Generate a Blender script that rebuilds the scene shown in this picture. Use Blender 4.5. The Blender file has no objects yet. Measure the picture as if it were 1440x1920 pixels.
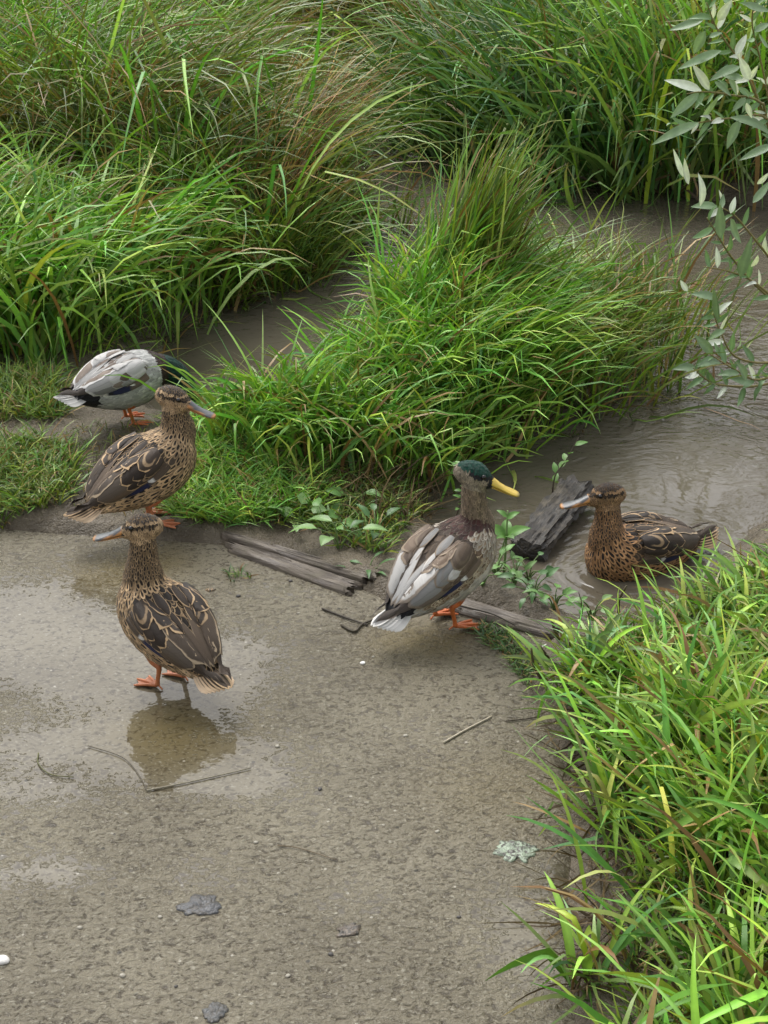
import bpy, bmesh, math, random
import numpy as np
from mathutils import Vector, Matrix
from mathutils.bvhtree import BVHTree

rng = np.random.default_rng(11)
random.seed(11)
S = bpy.context.scene
COL = S.collection
rad = math.radians

# ------------------------------------------------------------------ camera
CAM_H, PITCH, FPX = 1.70, 25.3, 2774.0
cam_d = bpy.data.cameras.new('camera')
cam = bpy.data.objects.new('camera', cam_d)
COL.objects.link(cam)
cam.location = (0, 0, CAM_H)
cam.rotation_euler = (rad(90 - PITCH), 0, 0)
cam_d.sensor_fit = 'VERTICAL'
cam_d.sensor_height = 24
cam_d.lens = 24 * FPX / 1920
cam_d.clip_start = 0.05
cam_d.clip_end = 2000
S.camera = cam

# ------------------------------------------------------------------ light
SUN_EL, SUN_AZ = 56.0, 117.0          # azimuth measured from +X, counter-clockwise
w = bpy.data.worlds.new('World')
S.world = w
w.use_nodes = True
nt = w.node_tree
nt.nodes.clear()
sky = nt.nodes.new('ShaderNodeTexSky')
sky.sky_type = 'NISHITA'
sky.sun_disc = False
sky.sun_elevation = rad(SUN_EL)
sky.sun_rotation = rad(90 - SUN_AZ)
sky.air_density = 1.0
sky.dust_density = 4.0
hs = nt.nodes.new('ShaderNodeHueSaturation')
hs.inputs['Saturation'].default_value = 0.2
bg = nt.nodes.new('ShaderNodeBackground')
bg.inputs['Strength'].default_value = 0.15
wo = nt.nodes.new('ShaderNodeOutputWorld')
nt.links.new(sky.outputs[0], hs.inputs['Color'])
nt.links.new(hs.outputs[0], bg.inputs[0])
nt.links.new(bg.outputs[0], wo.inputs[0])

sl = bpy.data.lights.new('sun', 'SUN')
sl.energy = 0.6
sl.angle = rad(25)
sl.color = (1.0, 0.97, 0.92)
sun = bpy.data.objects.new('sun', sl)
COL.objects.link(sun)
sd = Vector((math.cos(rad(SUN_EL)) * math.cos(rad(SUN_AZ)), math.cos(rad(SUN_EL)) * math.sin(rad(SUN_AZ)), math.sin(rad(SUN_EL))))
sun.rotation_euler = sd.to_track_quat('Z', 'Y').to_euler()

S.view_settings.view_transform = 'Standard'
S.view_settings.look = 'None'
S.view_settings.exposure = 1.1
S.view_settings.gamma = 1
S.view_settings.use_curve_mapping = False
S.cycles.use_denoising = True
S.cycles.max_bounces = 8
S.cycles.transparent_max_bounces = 4
S.cycles.caustics_reflective = False
S.cycles.caustics_refractive = False

# ------------------------------------------------------------------ pixel helpers
_cp, _sp = math.cos(rad(PITCH)), math.sin(rad(PITCH))
def ray(x, y):
    a, b = (x - 720) / FPX, -(y - 960) / FPX
    return np.array([a, b * _sp + _cp, b * _cp - _sp])
def G(x, y, z=0.0):                       # point of the horizontal plane z seen at a pixel
    r = ray(x, y)
    t = (z - CAM_H) / r[2]
    return np.array([r[0] * t, r[1] * t, z])
def at(x, y, Y):                          # point at ground distance Y seen at a pixel
    r = ray(x, y)
    t = Y / r[1]
    return np.array([r[0] * t, Y, CAM_H + r[2] * t])
def GP(pts, z=0.0):
    return np.array([G(x, y, z)[:2] for x, y in pts])

# ------------------------------------------------------------------ noise / polygons
_perm = np.random.default_rng(5).random((256, 256))
def vnoise(x, y):
    x = np.asarray(x, float); y = np.asarray(y, float)
    xi = np.floor(x).astype(int); yi = np.floor(y).astype(int)
    fx = x - xi; fy = y - yi
    fx = fx * fx * (3 - 2 * fx); fy = fy * fy * (3 - 2 * fy)
    p = lambda i, j: _perm[i % 256, j % 256]
    return (p(xi, yi) * (1 - fx) + p(xi + 1, yi) * fx) * (1 - fy) + (p(xi, yi + 1) * (1 - fx) + p(xi + 1, yi + 1) * fx) * fy
def fbm(x, y, f=1.0, o=4):
    r = 0; a = 0.5
    for i in range(o):
        r = r + a * (vnoise(x * f + 17.3 * i, y * f - 9.1 * i) - 0.5); f *= 2.03; a *= 0.5
    return r
def sdist(poly, x, y):                    # signed distance, positive inside
    x = np.asarray(x, float); y = np.asarray(y, float)
    d = np.full(x.shape, 1e9); ins = np.zeros(x.shape, bool)
    n = len(poly)
    for i in range(n):
        ax, ay = poly[i]; bx, by = poly[(i + 1) % n]
        ex, ey = bx - ax, by - ay
        t = np.clip(((x - ax) * ex + (y - ay) * ey) / (ex * ex + ey * ey + 1e-12), 0, 1)
        d = np.minimum(d, (x - ax - t * ex) ** 2 + (y - ay - t * ey) ** 2)
        c = ((ay > y) != (by > y)) & (x < ex * (y - ay) / (ey if abs(ey) > 1e-12 else 1e-12) + ax)
        ins ^= c
    return np.where(ins, 1, -1) * np.sqrt(d)
def sst(a, b, x):
    t = np.clip((x - a) / (b - a), 0, 1)
    return t * t * (3 - 2 * t)
def in_poly(poly, n, r=rng):              # n random points inside a world polygon
    lo, hi = poly.min(0), poly.max(0)
    out = np.zeros((0, 2))
    while len(out) < n:
        p = lo + (hi - lo) * r.random((n * 3 + 20, 2))
        out = np.vstack([out, p[sdist(poly, p[:, 0], p[:, 1]) > 0]])
    return out[:n]

# ------------------------------------------------------------------ object helpers
def tag(o, label=None, cat=None, group=None, kind=None):
    if label: o['label'] = label
    if cat: o['category'] = cat
    if group: o['group'] = group
    if kind: o['kind'] = kind
    return o
def empty(name, loc, rz=0.0, parent=None):
    o = bpy.data.objects.new(name, None)
    o.empty_display_size = 0.05
    o.location = loc; o.rotation_euler = (0, 0, rz)
    COL.objects.link(o)
    if parent: o.parent = parent
    return o
def mesh_obj(name, verts, faces, mat, parent=None, smooth=True, attrs=None, uv=None):
    me = bpy.data.meshes.new(name)
    verts = np.asarray(verts, float).reshape(-1, 3)
    if isinstance(faces, np.ndarray):
        nf, k = faces.shape
        me.vertices.add(len(verts)); me.vertices.foreach_set('co', verts.ravel().astype(np.float32))
        me.loops.add(nf * k); me.loops.foreach_set('vertex_index', faces.ravel().astype(np.int32))
        me.polygons.add(nf); me.polygons.foreach_set('loop_start', np.arange(0, nf * k, k, dtype=np.int32))
        me.update(calc_edges=True)
    else:
        me.from_pydata([tuple(v) for v in verts], [], faces)
    if smooth:
        me.polygons.foreach_set('use_smooth', np.ones(len(me.polygons), bool))
    for nm, arr in (attrs or {}).items():
        arr = np.asarray(arr, np.float32)
        if arr.ndim == 1:
            a = me.attributes.new(nm, 'FLOAT', 'POINT'); a.data.foreach_set('value', arr)
        else:
            if arr.shape[1] == 3: arr = np.hstack([arr, np.ones((len(arr), 1), np.float32)])
            a = me.attributes.new(nm, 'FLOAT_COLOR', 'POINT'); a.data.foreach_set('color', arr.ravel())
    if mat: me.materials.append(mat)
    o = bpy.data.objects.new(name, me)
    COL.objects.link(o)
    if parent: o.parent = parent
    return o

# ------------------------------------------------------------------ materials
class NT:
    def __init__(s, name):
        s.m = bpy.data.materials.new(name); s.m.use_nodes = True
        s.t = s.m.node_tree; s.n = s.t.nodes
        s.b = s.n['Principled BSDF']; s.out = s.n['Material Output']
    def new(s, ty, **kw):
        x = s.n.new(ty)
        for k, v in kw.items(): setattr(x, k, v)
        return x
    def link(s, a, b): s.t.links.new(a, b)
    def val(s, sock, v):
        if hasattr(v, 'is_linked') or isinstance(v, bpy.types.NodeSocket): s.link(v, sock)
        else: sock.default_value = v
    def math(s, op, a, b=0.0, c=None):
        x = s.new('ShaderNodeMath', operation=op)
        s.val(x.inputs[0], a); s.val(x.inputs[1], b)
        if c is not None: s.val(x.inputs[2], c)
        return x.outputs[0]
    def ramp(s, v, a, b, c=0.0, d=1.0):
        x = s.new('ShaderNodeMapRange', interpolation_type='SMOOTHSTEP')
        s.val(x.inputs[0], v); s.val(x.inputs[1], a); s.val(x.inputs[2], b); s.val(x.inputs[3], c); s.val(x.inputs[4], d)
        return x.outputs[0]
    def noise(s, vec, scale, detail=4, rough=0.55, dist=0.0):
        x = s.new('ShaderNodeTexNoise'); x.inputs['Scale'].default_value = scale
        x.inputs['Detail'].default_value = detail; x.inputs['Roughness'].default_value = rough
        x.inputs['Distortion'].default_value = dist
        if vec is not None: s.link(vec, x.inputs['Vector'])
        return x.outputs['Fac']
    def mix(s, f, a, b, mode='MIX'):
        x = s.new('ShaderNodeMix', data_type='RGBA', blend_type=mode)
        s.val(x.inputs[0], f)
        for sock, v in ((x.inputs[6], a), (x.inputs[7], b)):
            if isinstance(v, bpy.types.NodeSocket): s.link(v, sock)
            else: sock.default_value = (*v, 1) if len(v) == 3 else v
        return x.outputs[2]
    def attr(s, nm): return s.new('ShaderNodeAttribute', attribute_name=nm)
    def pos(s): return s.new('ShaderNodeNewGeometry').outputs['Position']
    def obj(s): return s.new('ShaderNodeTexCoord').outputs['Object']
    def bump(s, h, dist=0.01, strength=1.0):
        x = s.new('ShaderNodeBump'); x.inputs['Distance'].default_value = dist; x.inputs['Strength'].default_value = strength
        s.link(h, x.inputs['Height']); return x.outputs[0]
    def set(s, **kw):
        for k, v in kw.items():
            sock = s.b.inputs[k.replace('_', ' ')]
            if isinstance(v, bpy.types.NodeSocket): s.link(v, sock)
            elif isinstance(v, tuple) and len(v) == 3: sock.default_value = (*v, 1)
            else: sock.default_value = v

def mat_blade(name, trans=0.35, rough=0.42, spec=0.4):
    t = NT(name)
    a = t.attr('tint')
    nz = t.noise(t.pos(), 60, 3)
    c = t.mix(1.0, a.outputs['Color'], t.mix(nz, (0.72, 0.72, 0.72), (1.28, 1.28, 1.2)), 'MULTIPLY')
    t.set(Base_Color=c, Roughness=rough, Specular_IOR_Level=spec)
    tr = t.new('ShaderNodeBsdfTranslucent')
    t.link(t.mix(1.0, c, (1.15, 1.25, 0.6), 'MULTIPLY'), tr.inputs[0])
    mx = t.new('ShaderNodeMixShader'); mx.inputs[0].default_value = trans
    t.link(t.b.outputs[0], mx.inputs[1]); t.link(tr.outputs[0], mx.inputs[2])
    t.link(mx.outputs[0], t.out.inputs[0])
    return t.m
M_BLADE = mat_blade('grass_blade', 0.17, 0.42, 0.32)
M_LEAF = mat_blade('broad_leaf', 0.22, 0.45)
M_DRY = mat_blade('dry_stem', 0.1, 0.7, 0.2)

def mat_mud():
    t = NT('wet_mud'); p = t.pos()
    n1 = t.noise(p, 7, 5); n2 = t.noise(p, 55, 4, 0.6); n3 = t.noise(p, 190, 3)
    c = t.mix(t.ramp(n1, 0.35, 0.65), (0.075, 0.060, 0.040), (0.135, 0.112, 0.078))
    c = t.mix(t.ramp(n3, 0.55, 0.75), c, (0.15, 0.125, 0.085))
    t.set(Base_Color=c, Roughness=t.ramp(n2, 0.35, 0.7, 0.22, 0.65), IOR=1.36)
    h = t.math('ADD', t.math('MULTIPLY', n2, 0.7), t.math('MULTIPLY', n3, 0.3))
    t.set(Normal=t.bump(h, 0.018))
    return t.m
M_MUD = mat_mud()

def mat_path():
    t = NT('wet_concrete'); p = t.pos()
    wet = t.attr('wet').outputs['Fac']
    st = t.new('ShaderNodeVectorMath', operation='MULTIPLY'); t.link(p, st.inputs[0]); st.inputs[1].default_value = (0.85, 1.12, 1)
    q = st.outputs[0]
    n0 = t.noise(p, 3.0, 4); n1 = t.noise(q, 58, 3, 0.55, 0.9); n2 = t.noise(q, 135, 3, 0.6, 0.6); n3 = t.noise(p, 420, 2)
    h = t.math('ADD', t.math('MULTIPLY', n1, 0.62), t.math('MULTIPLY', n2, 0.38))
    film = t.ramp(t.math('SUBTRACT', t.math('ADD', wet, t.math('MULTIPLY', t.math('SUBTRACT', n0, 0.5), 0.7)), t.math('MULTIPLY', t.math('SUBTRACT', h, 0.5), 1.9)), 0.42, 0.52)
    thin = t.ramp(t.math('SUBTRACT', wet, t.math('MULTIPLY', t.math('SUBTRACT', h, 0.5), 3.0)), 0.12, 0.34)
    c = t.mix(t.ramp(n0, 0.3, 0.7), (0.120, 0.104, 0.070), (0.170, 0.150, 0.104))
    c = t.mix(t.ramp(h, 0.36, 0.52), (0.062, 0.051, 0.034), c)
    c = t.mix(t.ramp(n2, 0.55, 0.72), c, (0.235, 0.218, 0.168))
    vo = t.new('ShaderNodeTexVoronoi'); vo.inputs['Scale'].default_value = 48; t.link(p, vo.inputs['Vector'])
    vr = t.new('ShaderNodeSeparateColor'); t.link(vo.outputs['Color'], vr.inputs[0])
    spk = t.math('MULTIPLY', t.ramp(vo.outputs['Distance'], 0.10, 0.17, 1, 0), t.math('GREATER_THAN', vr.outputs[0], 0.93))
    c = t.mix(t.math('MULTIPLY', spk, 0.45), c, (0.55, 0.52, 0.44))
    spd = t.math('MULTIPLY', t.ramp(vo.outputs['Distance'], 0.14, 0.24, 1, 0), t.math('LESS_THAN', vr.outputs[1], 0.05))
    c = t.mix(t.math('MULTIPLY', spd, 0.8), c, (0.03, 0.027, 0.022))
    alg = t.attr('algae').outputs['Fac']
    c = t.mix(t.math('MULTIPLY', alg, t.ramp(n1, 0.3, 0.6, 0.55, 1.0)), c, (0.135, 0.098, 0.026))
    c = t.mix(film, c, t.mix(1.0, c, (0.84, 0.84, 0.84), 'MULTIPLY'))
    t.set(Base_Color=c)
    r = t.math('MULTIPLY', t.ramp(n3, 0.3, 0.7, 0.30, 0.50), t.ramp(thin, 0, 1, 1.0, 0.55))
    mr = t.new('ShaderNodeMix'); t.link(film, mr.inputs[0]); t.link(r, mr.inputs[2]); mr.inputs[3].default_value = 0.035
    t.set(Roughness=mr.outputs[0], IOR=1.36)
    hb = t.math('ADD', h, t.math('MULTIPLY', n3, 0.10))
    flat = t.math('ADD', 0.45, t.math('MULTIPLY', t.noise(p, 22, 3), 0.08))
    mh = t.new('ShaderNodeMix'); t.link(film, mh.inputs[0]); t.link(hb, mh.inputs[2]); t.link(flat, mh.inputs[3])
    t.set(Normal=t.bump(mh.outputs[0], 0.015))
    return t.m
M_PATH = mat_path()

def mat_water():
    t = NT('muddy_water'); p = t.pos()
    n0 = t.noise(p, 1.3, 3)
    c = t.mix(t.ramp(n0, 0.35, 0.65), (0.080, 0.068, 0.048), (0.112, 0.098, 0.073))
    t.set(Base_Color=c, Roughness=0.03, IOR=1.333)
    rip = t.attr('ripple').outputs['Fac']
    st = t.new('ShaderNodeVectorMath', operation='MULTIPLY'); t.link(p, st.inputs[0]); st.inputs[1].default_value = (0.9, 1.1, 1)
    a = t.noise(st.outputs[0], 7, 2, 0.5, 2.2); b = t.noise(st.outputs[0], 20, 2, 0.5, 1.4)
    h = t.math('ADD', t.math('MULTIPLY', a, 0.7), t.math('MULTIPLY', b, 0.3))
    h = t.math('MULTIPLY', h, rip)
    dc = G(1170, 1062, -0.05)
    dv = t.new('ShaderNodeVectorMath', operation='DISTANCE'); t.link(p, dv.inputs[0]); dv.inputs[1].default_value = tuple(dc)
    dd = t.math('ADD', dv.outputs['Value'], t.math('MULTIPLY', t.math('SUBTRACT', a, 0.5), 0.05))
    h = t.math('ADD', h, t.math('MULTIPLY', t.math('SINE', t.math('MULTIPLY', dd, 150)), t.ramp(dd, 0.10, 0.55, 0.10, 0.0)))
    t.set(Normal=t.bump(h, 0.012))
    return t.m
M_WATER = mat_water()

def mat_wood(name, dark, light, wet=0.45):
    t = NT(name); o = t.obj()
    st = t.new('ShaderNodeVectorMath', operation='MULTIPLY'); t.link(o, st.inputs[0]); st.inputs[1].default_value = (0.10, 1, 1)
    g = t.noise(st.outputs[0], 130, 5, 0.6, 0.3); n = t.noise(o, 18, 4)
    c = t.mix(t.ramp(g, 0.35, 0.65), dark, light)
    c = t.mix(t.ramp(n, 0.5, 0.75), c, (0.10, 0.085, 0.06))
    t.set(Base_Color=c, Roughness=t.ramp(n, 0.3, 0.7, wet, 0.75))
    t.set(Normal=t.bump(g, 0.006))
    return t.m
M_BOARD = mat_wood('weathered_board', (0.060, 0.046, 0.034), (0.140, 0.115, 0.086))
M_LOG = mat_wood('rotten_log', (0.010, 0.008, 0.006), (0.040, 0.032, 0.022), 0.5)

def mat_tint(name, rough=0.5, spec=0.4, nscale=80, namp=0.25, bump=0.0):
    t = NT(name); a = t.attr('tint'); o = t.obj()
    n = t.noise(o, nscale, 4)
    c = t.mix(1.0, a.outputs['Color'], t.mix(n, (1 - namp,) * 3, (1 + namp,) * 3), 'MULTIPLY')
    t.set(Base_Color=c, Roughness=rough, Specular_IOR_Level=spec)
    if bump: t.set(Normal=t.bump(n, bump))
    return t.m
M_BILL = mat_tint('duck_bill', 0.38, 0.5, 140, 0.18, 0.001)
M_FOOT = mat_tint('duck_foot', 0.45, 0.5, 260, 0.28, 0.0015)
M_STONE = mat_tint('stone', 0.5, 0.4, 120, 0.3, 0.002)
M_TWIG = mat_tint('twig', 0.6, 0.3, 150, 0.35, 0.002)
M_PLUME = mat_tint('down', 0.75, 0.2, 330, 0.5, 0.002)
t = NT('sodden_leaf'); a_ = t.attr('tint'); o_ = t.obj()
m_ = t.ramp(t.noise(o_, 95, 4, 0.6, 1.2), 0.42, 0.56)
t.set(Base_Color=t.mix(m_, (0.035, 0.030, 0.022), a_.outputs['Color']), Roughness=0.4, Normal=t.bump(t.noise(o_, 160, 3), 0.004)); M_SODDEN = t.m
t = NT('eye'); t.set(Base_Color=(0.006, 0.004, 0.003), Roughness=0.06); M_EYE = t.m

def mat_feather():
    t = NT('feather')
    ce = t.attr('center'); ed = t.attr('edge'); uv = t.attr('fuv')
    sp = t.new('ShaderNodeSeparateColor'); t.link(uv.outputs['Color'], sp.inputs[0])
    u, v, rnd = sp.outputs
    wob = t.math('MULTIPLY', t.math('SUBTRACT', t.noise(t.obj(), 230, 3), 0.5), uv.outputs['Alpha'])
    a = t.math('ABSOLUTE', t.math('SUBTRACT', t.math('MULTIPLY', u, 2), 1))
    r = t.math('POWER', t.math('ADD', t.math('POWER', a, 2.5), t.math('POWER', v, 5)), 0.4)
    r = t.math('ADD', r, wob)
    thr = ce.outputs['Alpha']
    em = t.ramp(r, thr, t.math('ADD', thr, 0.11))
    ch = t.math('MULTIPLY', t.ramp(t.math('ABSOLUTE', t.math('SUBTRACT', r, 0.48)), 0.05, 0.13, 1, 0), ed.outputs['Alpha'])
    ch = t.math('MULTIPLY', ch, t.ramp(v, 0.2, 0.4))
    m = t.math('MAXIMUM', em, ch)
    c = t.mix(m, ce.outputs['Color'], ed.outputs['Color'])
    barb = t.new('ShaderNodeTexWave', wave_type='BANDS', bands_direction='X'); barb.inputs['Scale'].default_value = 9
    cv = t.new('ShaderNodeCombineXYZ'); t.link(t.math('ADD', v, t.math('MULTIPLY', a, -0.35)), cv.inputs[0])
    t.link(cv.outputs[0], barb.inputs['Vector']); barb.inputs['Distortion'].default_value = 2.0
    c = t.mix(1.0, c, t.mix(barb.outputs['Fac'], (0.86, 0.86, 0.86), (1.1, 1.1, 1.1)), 'MULTIPLY')
    c = t.mix(1.0, c, t.mix(rnd, (0.78, 0.78, 0.78), (1.2, 1.2, 1.2)), 'MULTIPLY')
    sh = t.ramp(a, 0.02, 0.07, 0.35, 0)
    c = t.mix(sh, c, t.mix(0.5, c, (0.02, 0.015, 0.01)))
    t.set(Base_Color=c, Roughness=0.52, Specular_IOR_Level=0.3)
    t.set(Normal=t.bump(barb.outputs['Fac'], 0.0004))
    return t.m
M_FEATHER = mat_feather()

# ------------------------------------------------------------------ the ground, the path, the water
WATER_Z = -0.05
WATER = GP([(300, 750), (285, 700), (330, 630), (450, 560), (560, 505), (665, 440), (690, 330), (700, 235), (760, 210), (850, 280),
            (1000, 325), (1250, 365), (1440, 392), (1800, 385), (2100, 600), (1850, 820), (1440, 965), (1310, 1060), (1210, 1125),
            (1110, 1165), (1050, 1135), (965, 1075), (900, 1030), (800, 960), (775, 895), (880, 845), (1000, 815), (1150, 755),
            (1235, 690), (1225, 640), (1110, 570), (950, 540), (820, 560), (740, 600), (660, 650), (580, 705), (490, 752), (400, 778), (335, 785)], WATER_Z)
PATH = GP([(-700, 985), (0, 985), (180, 1000), (330, 1008), (430, 1015), (550, 1055), (700, 1100), (730, 1120), (850, 1115), (960, 1145),
           (1060, 1185), (1000, 1235), (1000, 1270), (1050, 1370), (1075, 1450), (1090, 1560), (1075, 1700), (1085, 1850), (1110, 2100), (1140, 2500), (-900, 2500)])
def ground_z(x, y):
    x = np.asarray(x, float); y = np.asarray(y, float)
    w_ = sdist(WATER, x, y) + 0.10 * fbm(x, y, 5, 3)
    p_ = sdist(PATH, x, y)
    land = 0.022 + 0.05 * fbm(x, y, 3, 4) + 0.022 * fbm(x, y, 14, 3)
    isl = sst(0.0, 0.5, -w_)
    land = land + 0.05 * isl * sst(3.2, 4.2, y)
    z = np.where(w_ > 0, WATER_Z - 0.012 - np.minimum(w_ * 0.6, 0.25), WATER_Z - 0.012 + (land - WATER_Z + 0.012) * sst(0.0, 0.13, -w_))
    pin = sst(-0.02, 0.06, p_)
    return z * (1 - pin) + (-0.05) * pin
def axis(lo, hi, step, far):
    a = np.arange(lo, hi + 1e-6, step); out = [hi]; s = step
    while out[-1] < far: s *= 1.35; out.append(out[-1] + s)
    lo_ = [lo]; s = step
    while lo_[-1] > -far: s *= 1.35; lo_.append(lo_[-1] - s)
    return np.concatenate([np.array(lo_[1:][::-1]), a, np.array(out[1:])])
def grid(xs, ys, zf):
    X, Y = np.meshgrid(xs, ys)
    Z = zf(X, Y)
    nx, ny = len(xs), len(ys)
    i = (np.arange(ny - 1)[:, None] * nx + np.arange(nx - 1)[None]).ravel()
    return np.stack([X.ravel(), Y.ravel(), Z.ravel()], 1), np.stack([i, i + 1, i + nx + 1, i + nx], 1)
gx, gy = axis(-3.2, 3.2, 0.028, 400), axis(1.2, 9.5, 0.028, 400)
v, f = grid(gx, gy, ground_z)
tag(mesh_obj('ground', v, f, M_MUD), 'dark wet mud bank beside the stream', 'mud', kind='structure')

# path sheet with puddle level
def puddle(x, y):
    val = 0.20 + 0.6 * fbm(x, y, 2.2, 3)
    for px, py, rx, ry, a in [(150, 1230, 0.36, 0.17, 0.85), (330, 1300, 0.16, 0.14, 0.6), (60, 1140, 0.3, 0.16, 0.45), (350, 1440, 0.14, 0.05, 0.75), (440, 1470, 0.11, 0.05, 0.6), (120, 1480, 0.25, 0.06, 0.4), (480, 1400, 0.10, 0.05, 0.35),
                              (230, 1395, 0.16, 0.07, 0.42), (60, 1400, 0.16, 0.08, 0.42), (100, 1640, 0.13, 0.06, 0.45), (390, 1640, 0.08, 0.07, 0.35),
                              (520, 1105, 0.14, 0.05, 0.4), (640, 1700, 0.12, 0.1, 0.30), (960, 1700, 0.10, 0.08, 0.35), (1010, 1790, 0.08, 0.1, 0.4), (1060, 1650, 0.05, 0.06, 0.5)]:
        c = G(px, py)
        val = val + a * np.exp(-(((x - c[0]) / rx) ** 2 + ((y - c[1]) / ry) ** 2))
    return val
def path_z(x, y):
    p_ = sdist(PATH, x, y) + 0.05 * fbm(x, y, 6, 4)
    return -0.075 + 0.075 * sst(-0.10, 0.03, p_)
lo, hi = PATH.min(0) - 0.1, PATH.max(0) + 0.1
v, f = grid(np.arange(max(lo[0], -1.9), hi[0], 0.014), np.arange(lo[1], hi[1], 0.014), path_z)
keep = sdist(PATH, v[f].mean(1)[:, 0], v[f].mean(1)[:, 1]) > -0.09
al = np.zeros(len(v))
for px, py, r_ in [(760, 1205, 0.09), (840, 1200, 0.08), (330, 1370, 0.13), (210, 1075, 0.12), (300, 1050, 0.09), (930, 1480, 0.14)]:
    c = G(px, py); al += (0.55 if px != 930 else 0.25) * np.exp(-((v[:, 0] - c[0]) ** 2 + (v[:, 1] - c[1]) ** 2) / r_ ** 2)
path = mesh_obj('path', v, f[keep], M_PATH, attrs={'wet': puddle(v[:, 0], v[:, 1]), 'algae': np.clip(al, 0, 1)})
tag(path, 'wet gritty concrete path with shallow puddles', 'path', kind='structure')

def ripple(x, y):
    r_ = 0.42 + 0.6 * fbm(x, y, 1.1, 2)
    for px, py, s_, a in [(1330, 760, 0.7, 0.9), (1400, 640, 0.8, 0.8), (760, 420, 1.2, 0.7), (960, 960, 0.3, 0.6), (1180, 830, 0.4, 0.5), (1060, 1040, 0.16, 0.5), (1130, 1110, 0.18, -0.5), (1290, 890, 0.30, -0.9), (1230, 960, 0.25, -0.6), (420, 660, 0.5, -0.2)]:
        c = G(px, py, WATER_Z); r_ = r_ + a * np.exp(-((x - c[0]) ** 2 + (y - c[1]) ** 2) / s_ ** 2)
    return np.clip(r_, 0.05, 1.6)
lo, hi = WATER.min(0) - 0.25, WATER.max(0) + 0.25
v, f = grid(np.arange(lo[0], hi[0], 0.08), np.arange(lo[1], hi[1], 0.08), lambda x, y: np.full(x.shape, WATER_Z))
tag(mesh_obj('stream_water', v, f, M_WATER, attrs={'ripple': ripple(v[:, 0], v[:, 1])}), 'brown muddy stream water with small ripples', 'water', kind='structure')

# ------------------------------------------------------------------ grass blades
def floor_z(x, y):
    g = ground_z(x, y)
    p_ = sdist(PATH, x, y)
    g = np.where(p_ > -0.05, np.maximum(g, path_z(x, y)), g)
    return np.maximum(g, WATER_Z)
def GF(px, py):
    c = G(px, py)
    for _ in range(6): c = G(px, py, float(floor_z(c[0], c[1])))
    return c
def blades(base, az, L, W, th0, th1, col, tip, power=1.6, seg=6, twist=None, kink=None, kpos=0.6, drift=None, fold=0.0, clamp=True, r=rng, tipmix=1.0):
    """base (N,3); az azimuth; th0/th1 lean from vertical at foot and tip. Returns verts, faces, tint."""
    N = len(base)
    B = lambda a: np.broadcast_to(np.asarray(a, float), (N,)).copy()
    az, L, W, th0, th1, power = map(B, (az, L, W, th0, th1, power))
    s = np.linspace(0, 1, seg + 1)
    sm = (s[1:] + s[:-1]) / 2
    th = th0[:, None] + (th1 - th0)[:, None] * sm[None] ** power[:, None]
    if kink is not None:
        th = th + B(kink)[:, None] * sst(-0.04, 0.04, sm[None] - B(kpos)[:, None])
    A = az[:, None] + (B(drift)[:, None] * sm[None] if drift is not None else 0)
    step = (L / seg)[:, None]
    d = np.stack([np.sin(th) * np.cos(A), np.sin(th) * np.sin(A), np.cos(th)], 2)      # N,seg,3
    P = np.concatenate([np.zeros((N, 1, 3)), np.cumsum(d * step[..., None], 1)], 1) + base[:, None]
    if clamp:
        fz = floor_z(P[:, 1:, 0].ravel(), P[:, 1:, 1].ravel()).reshape(N, seg)
        jit = 0.003 + 0.022 * r.random((N, 1)) * (0.4 + 0.6 * s[1:][None])
        P[:, 1:, 2] = np.maximum(P[:, 1:, 2], fz + jit)
    T = np.gradient(P, axis=1); T /= np.linalg.norm(T, axis=2, keepdims=True) + 1e-9
    side = np.stack([-np.sin(az), np.cos(az), np.zeros(N)], 1)[:, None] + np.zeros((1, seg + 1, 1))
    nrm = np.cross(T, side)
    tw = B(twist if twist is not None else 0)[:, None] * (0.4 + s[None])
    side = side * np.cos(tw)[..., None] + nrm * np.sin(tw)[..., None]
    nrm = np.cross(T, side)
    wp = np.minimum(1, 0.45 + 2.2 * s) * (1 - s ** 2.6) ** 0.8
    wp[-1] = 0.03
    hw = 0.5 * W[:, None] * wp[None]
    c = col[:, None] * (1 - s[None, :, None] ** 2 * tipmix) + tip[:, None] * s[None, :, None] ** 2 * tipmix
    if fold:
        V = np.stack([P - side * hw[..., None] + nrm * (fold * hw)[..., None], P, P + side * hw[..., None] + nrm * (fold * hw)[..., None]], 2)
        k = 3
        C = np.stack([c, c * 1.22, c], 2)
    else:
        V = np.stack([P - side * hw[..., None], P + side * hw[..., None]], 2); k = 2
        C = np.stack([c, c], 2)
    V = V.reshape(-1, 3); C = C.reshape(-1, 3)
    row = (np.arange(N)[:, None] * (seg + 1) + np.arange(seg)[None]).ravel() * k
    F = [np.stack([row + j, row + j + 1, row + k + j + 1, row + k + j], 1) for j in range(k - 1)]
    return V, np.concatenate(F), C

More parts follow.
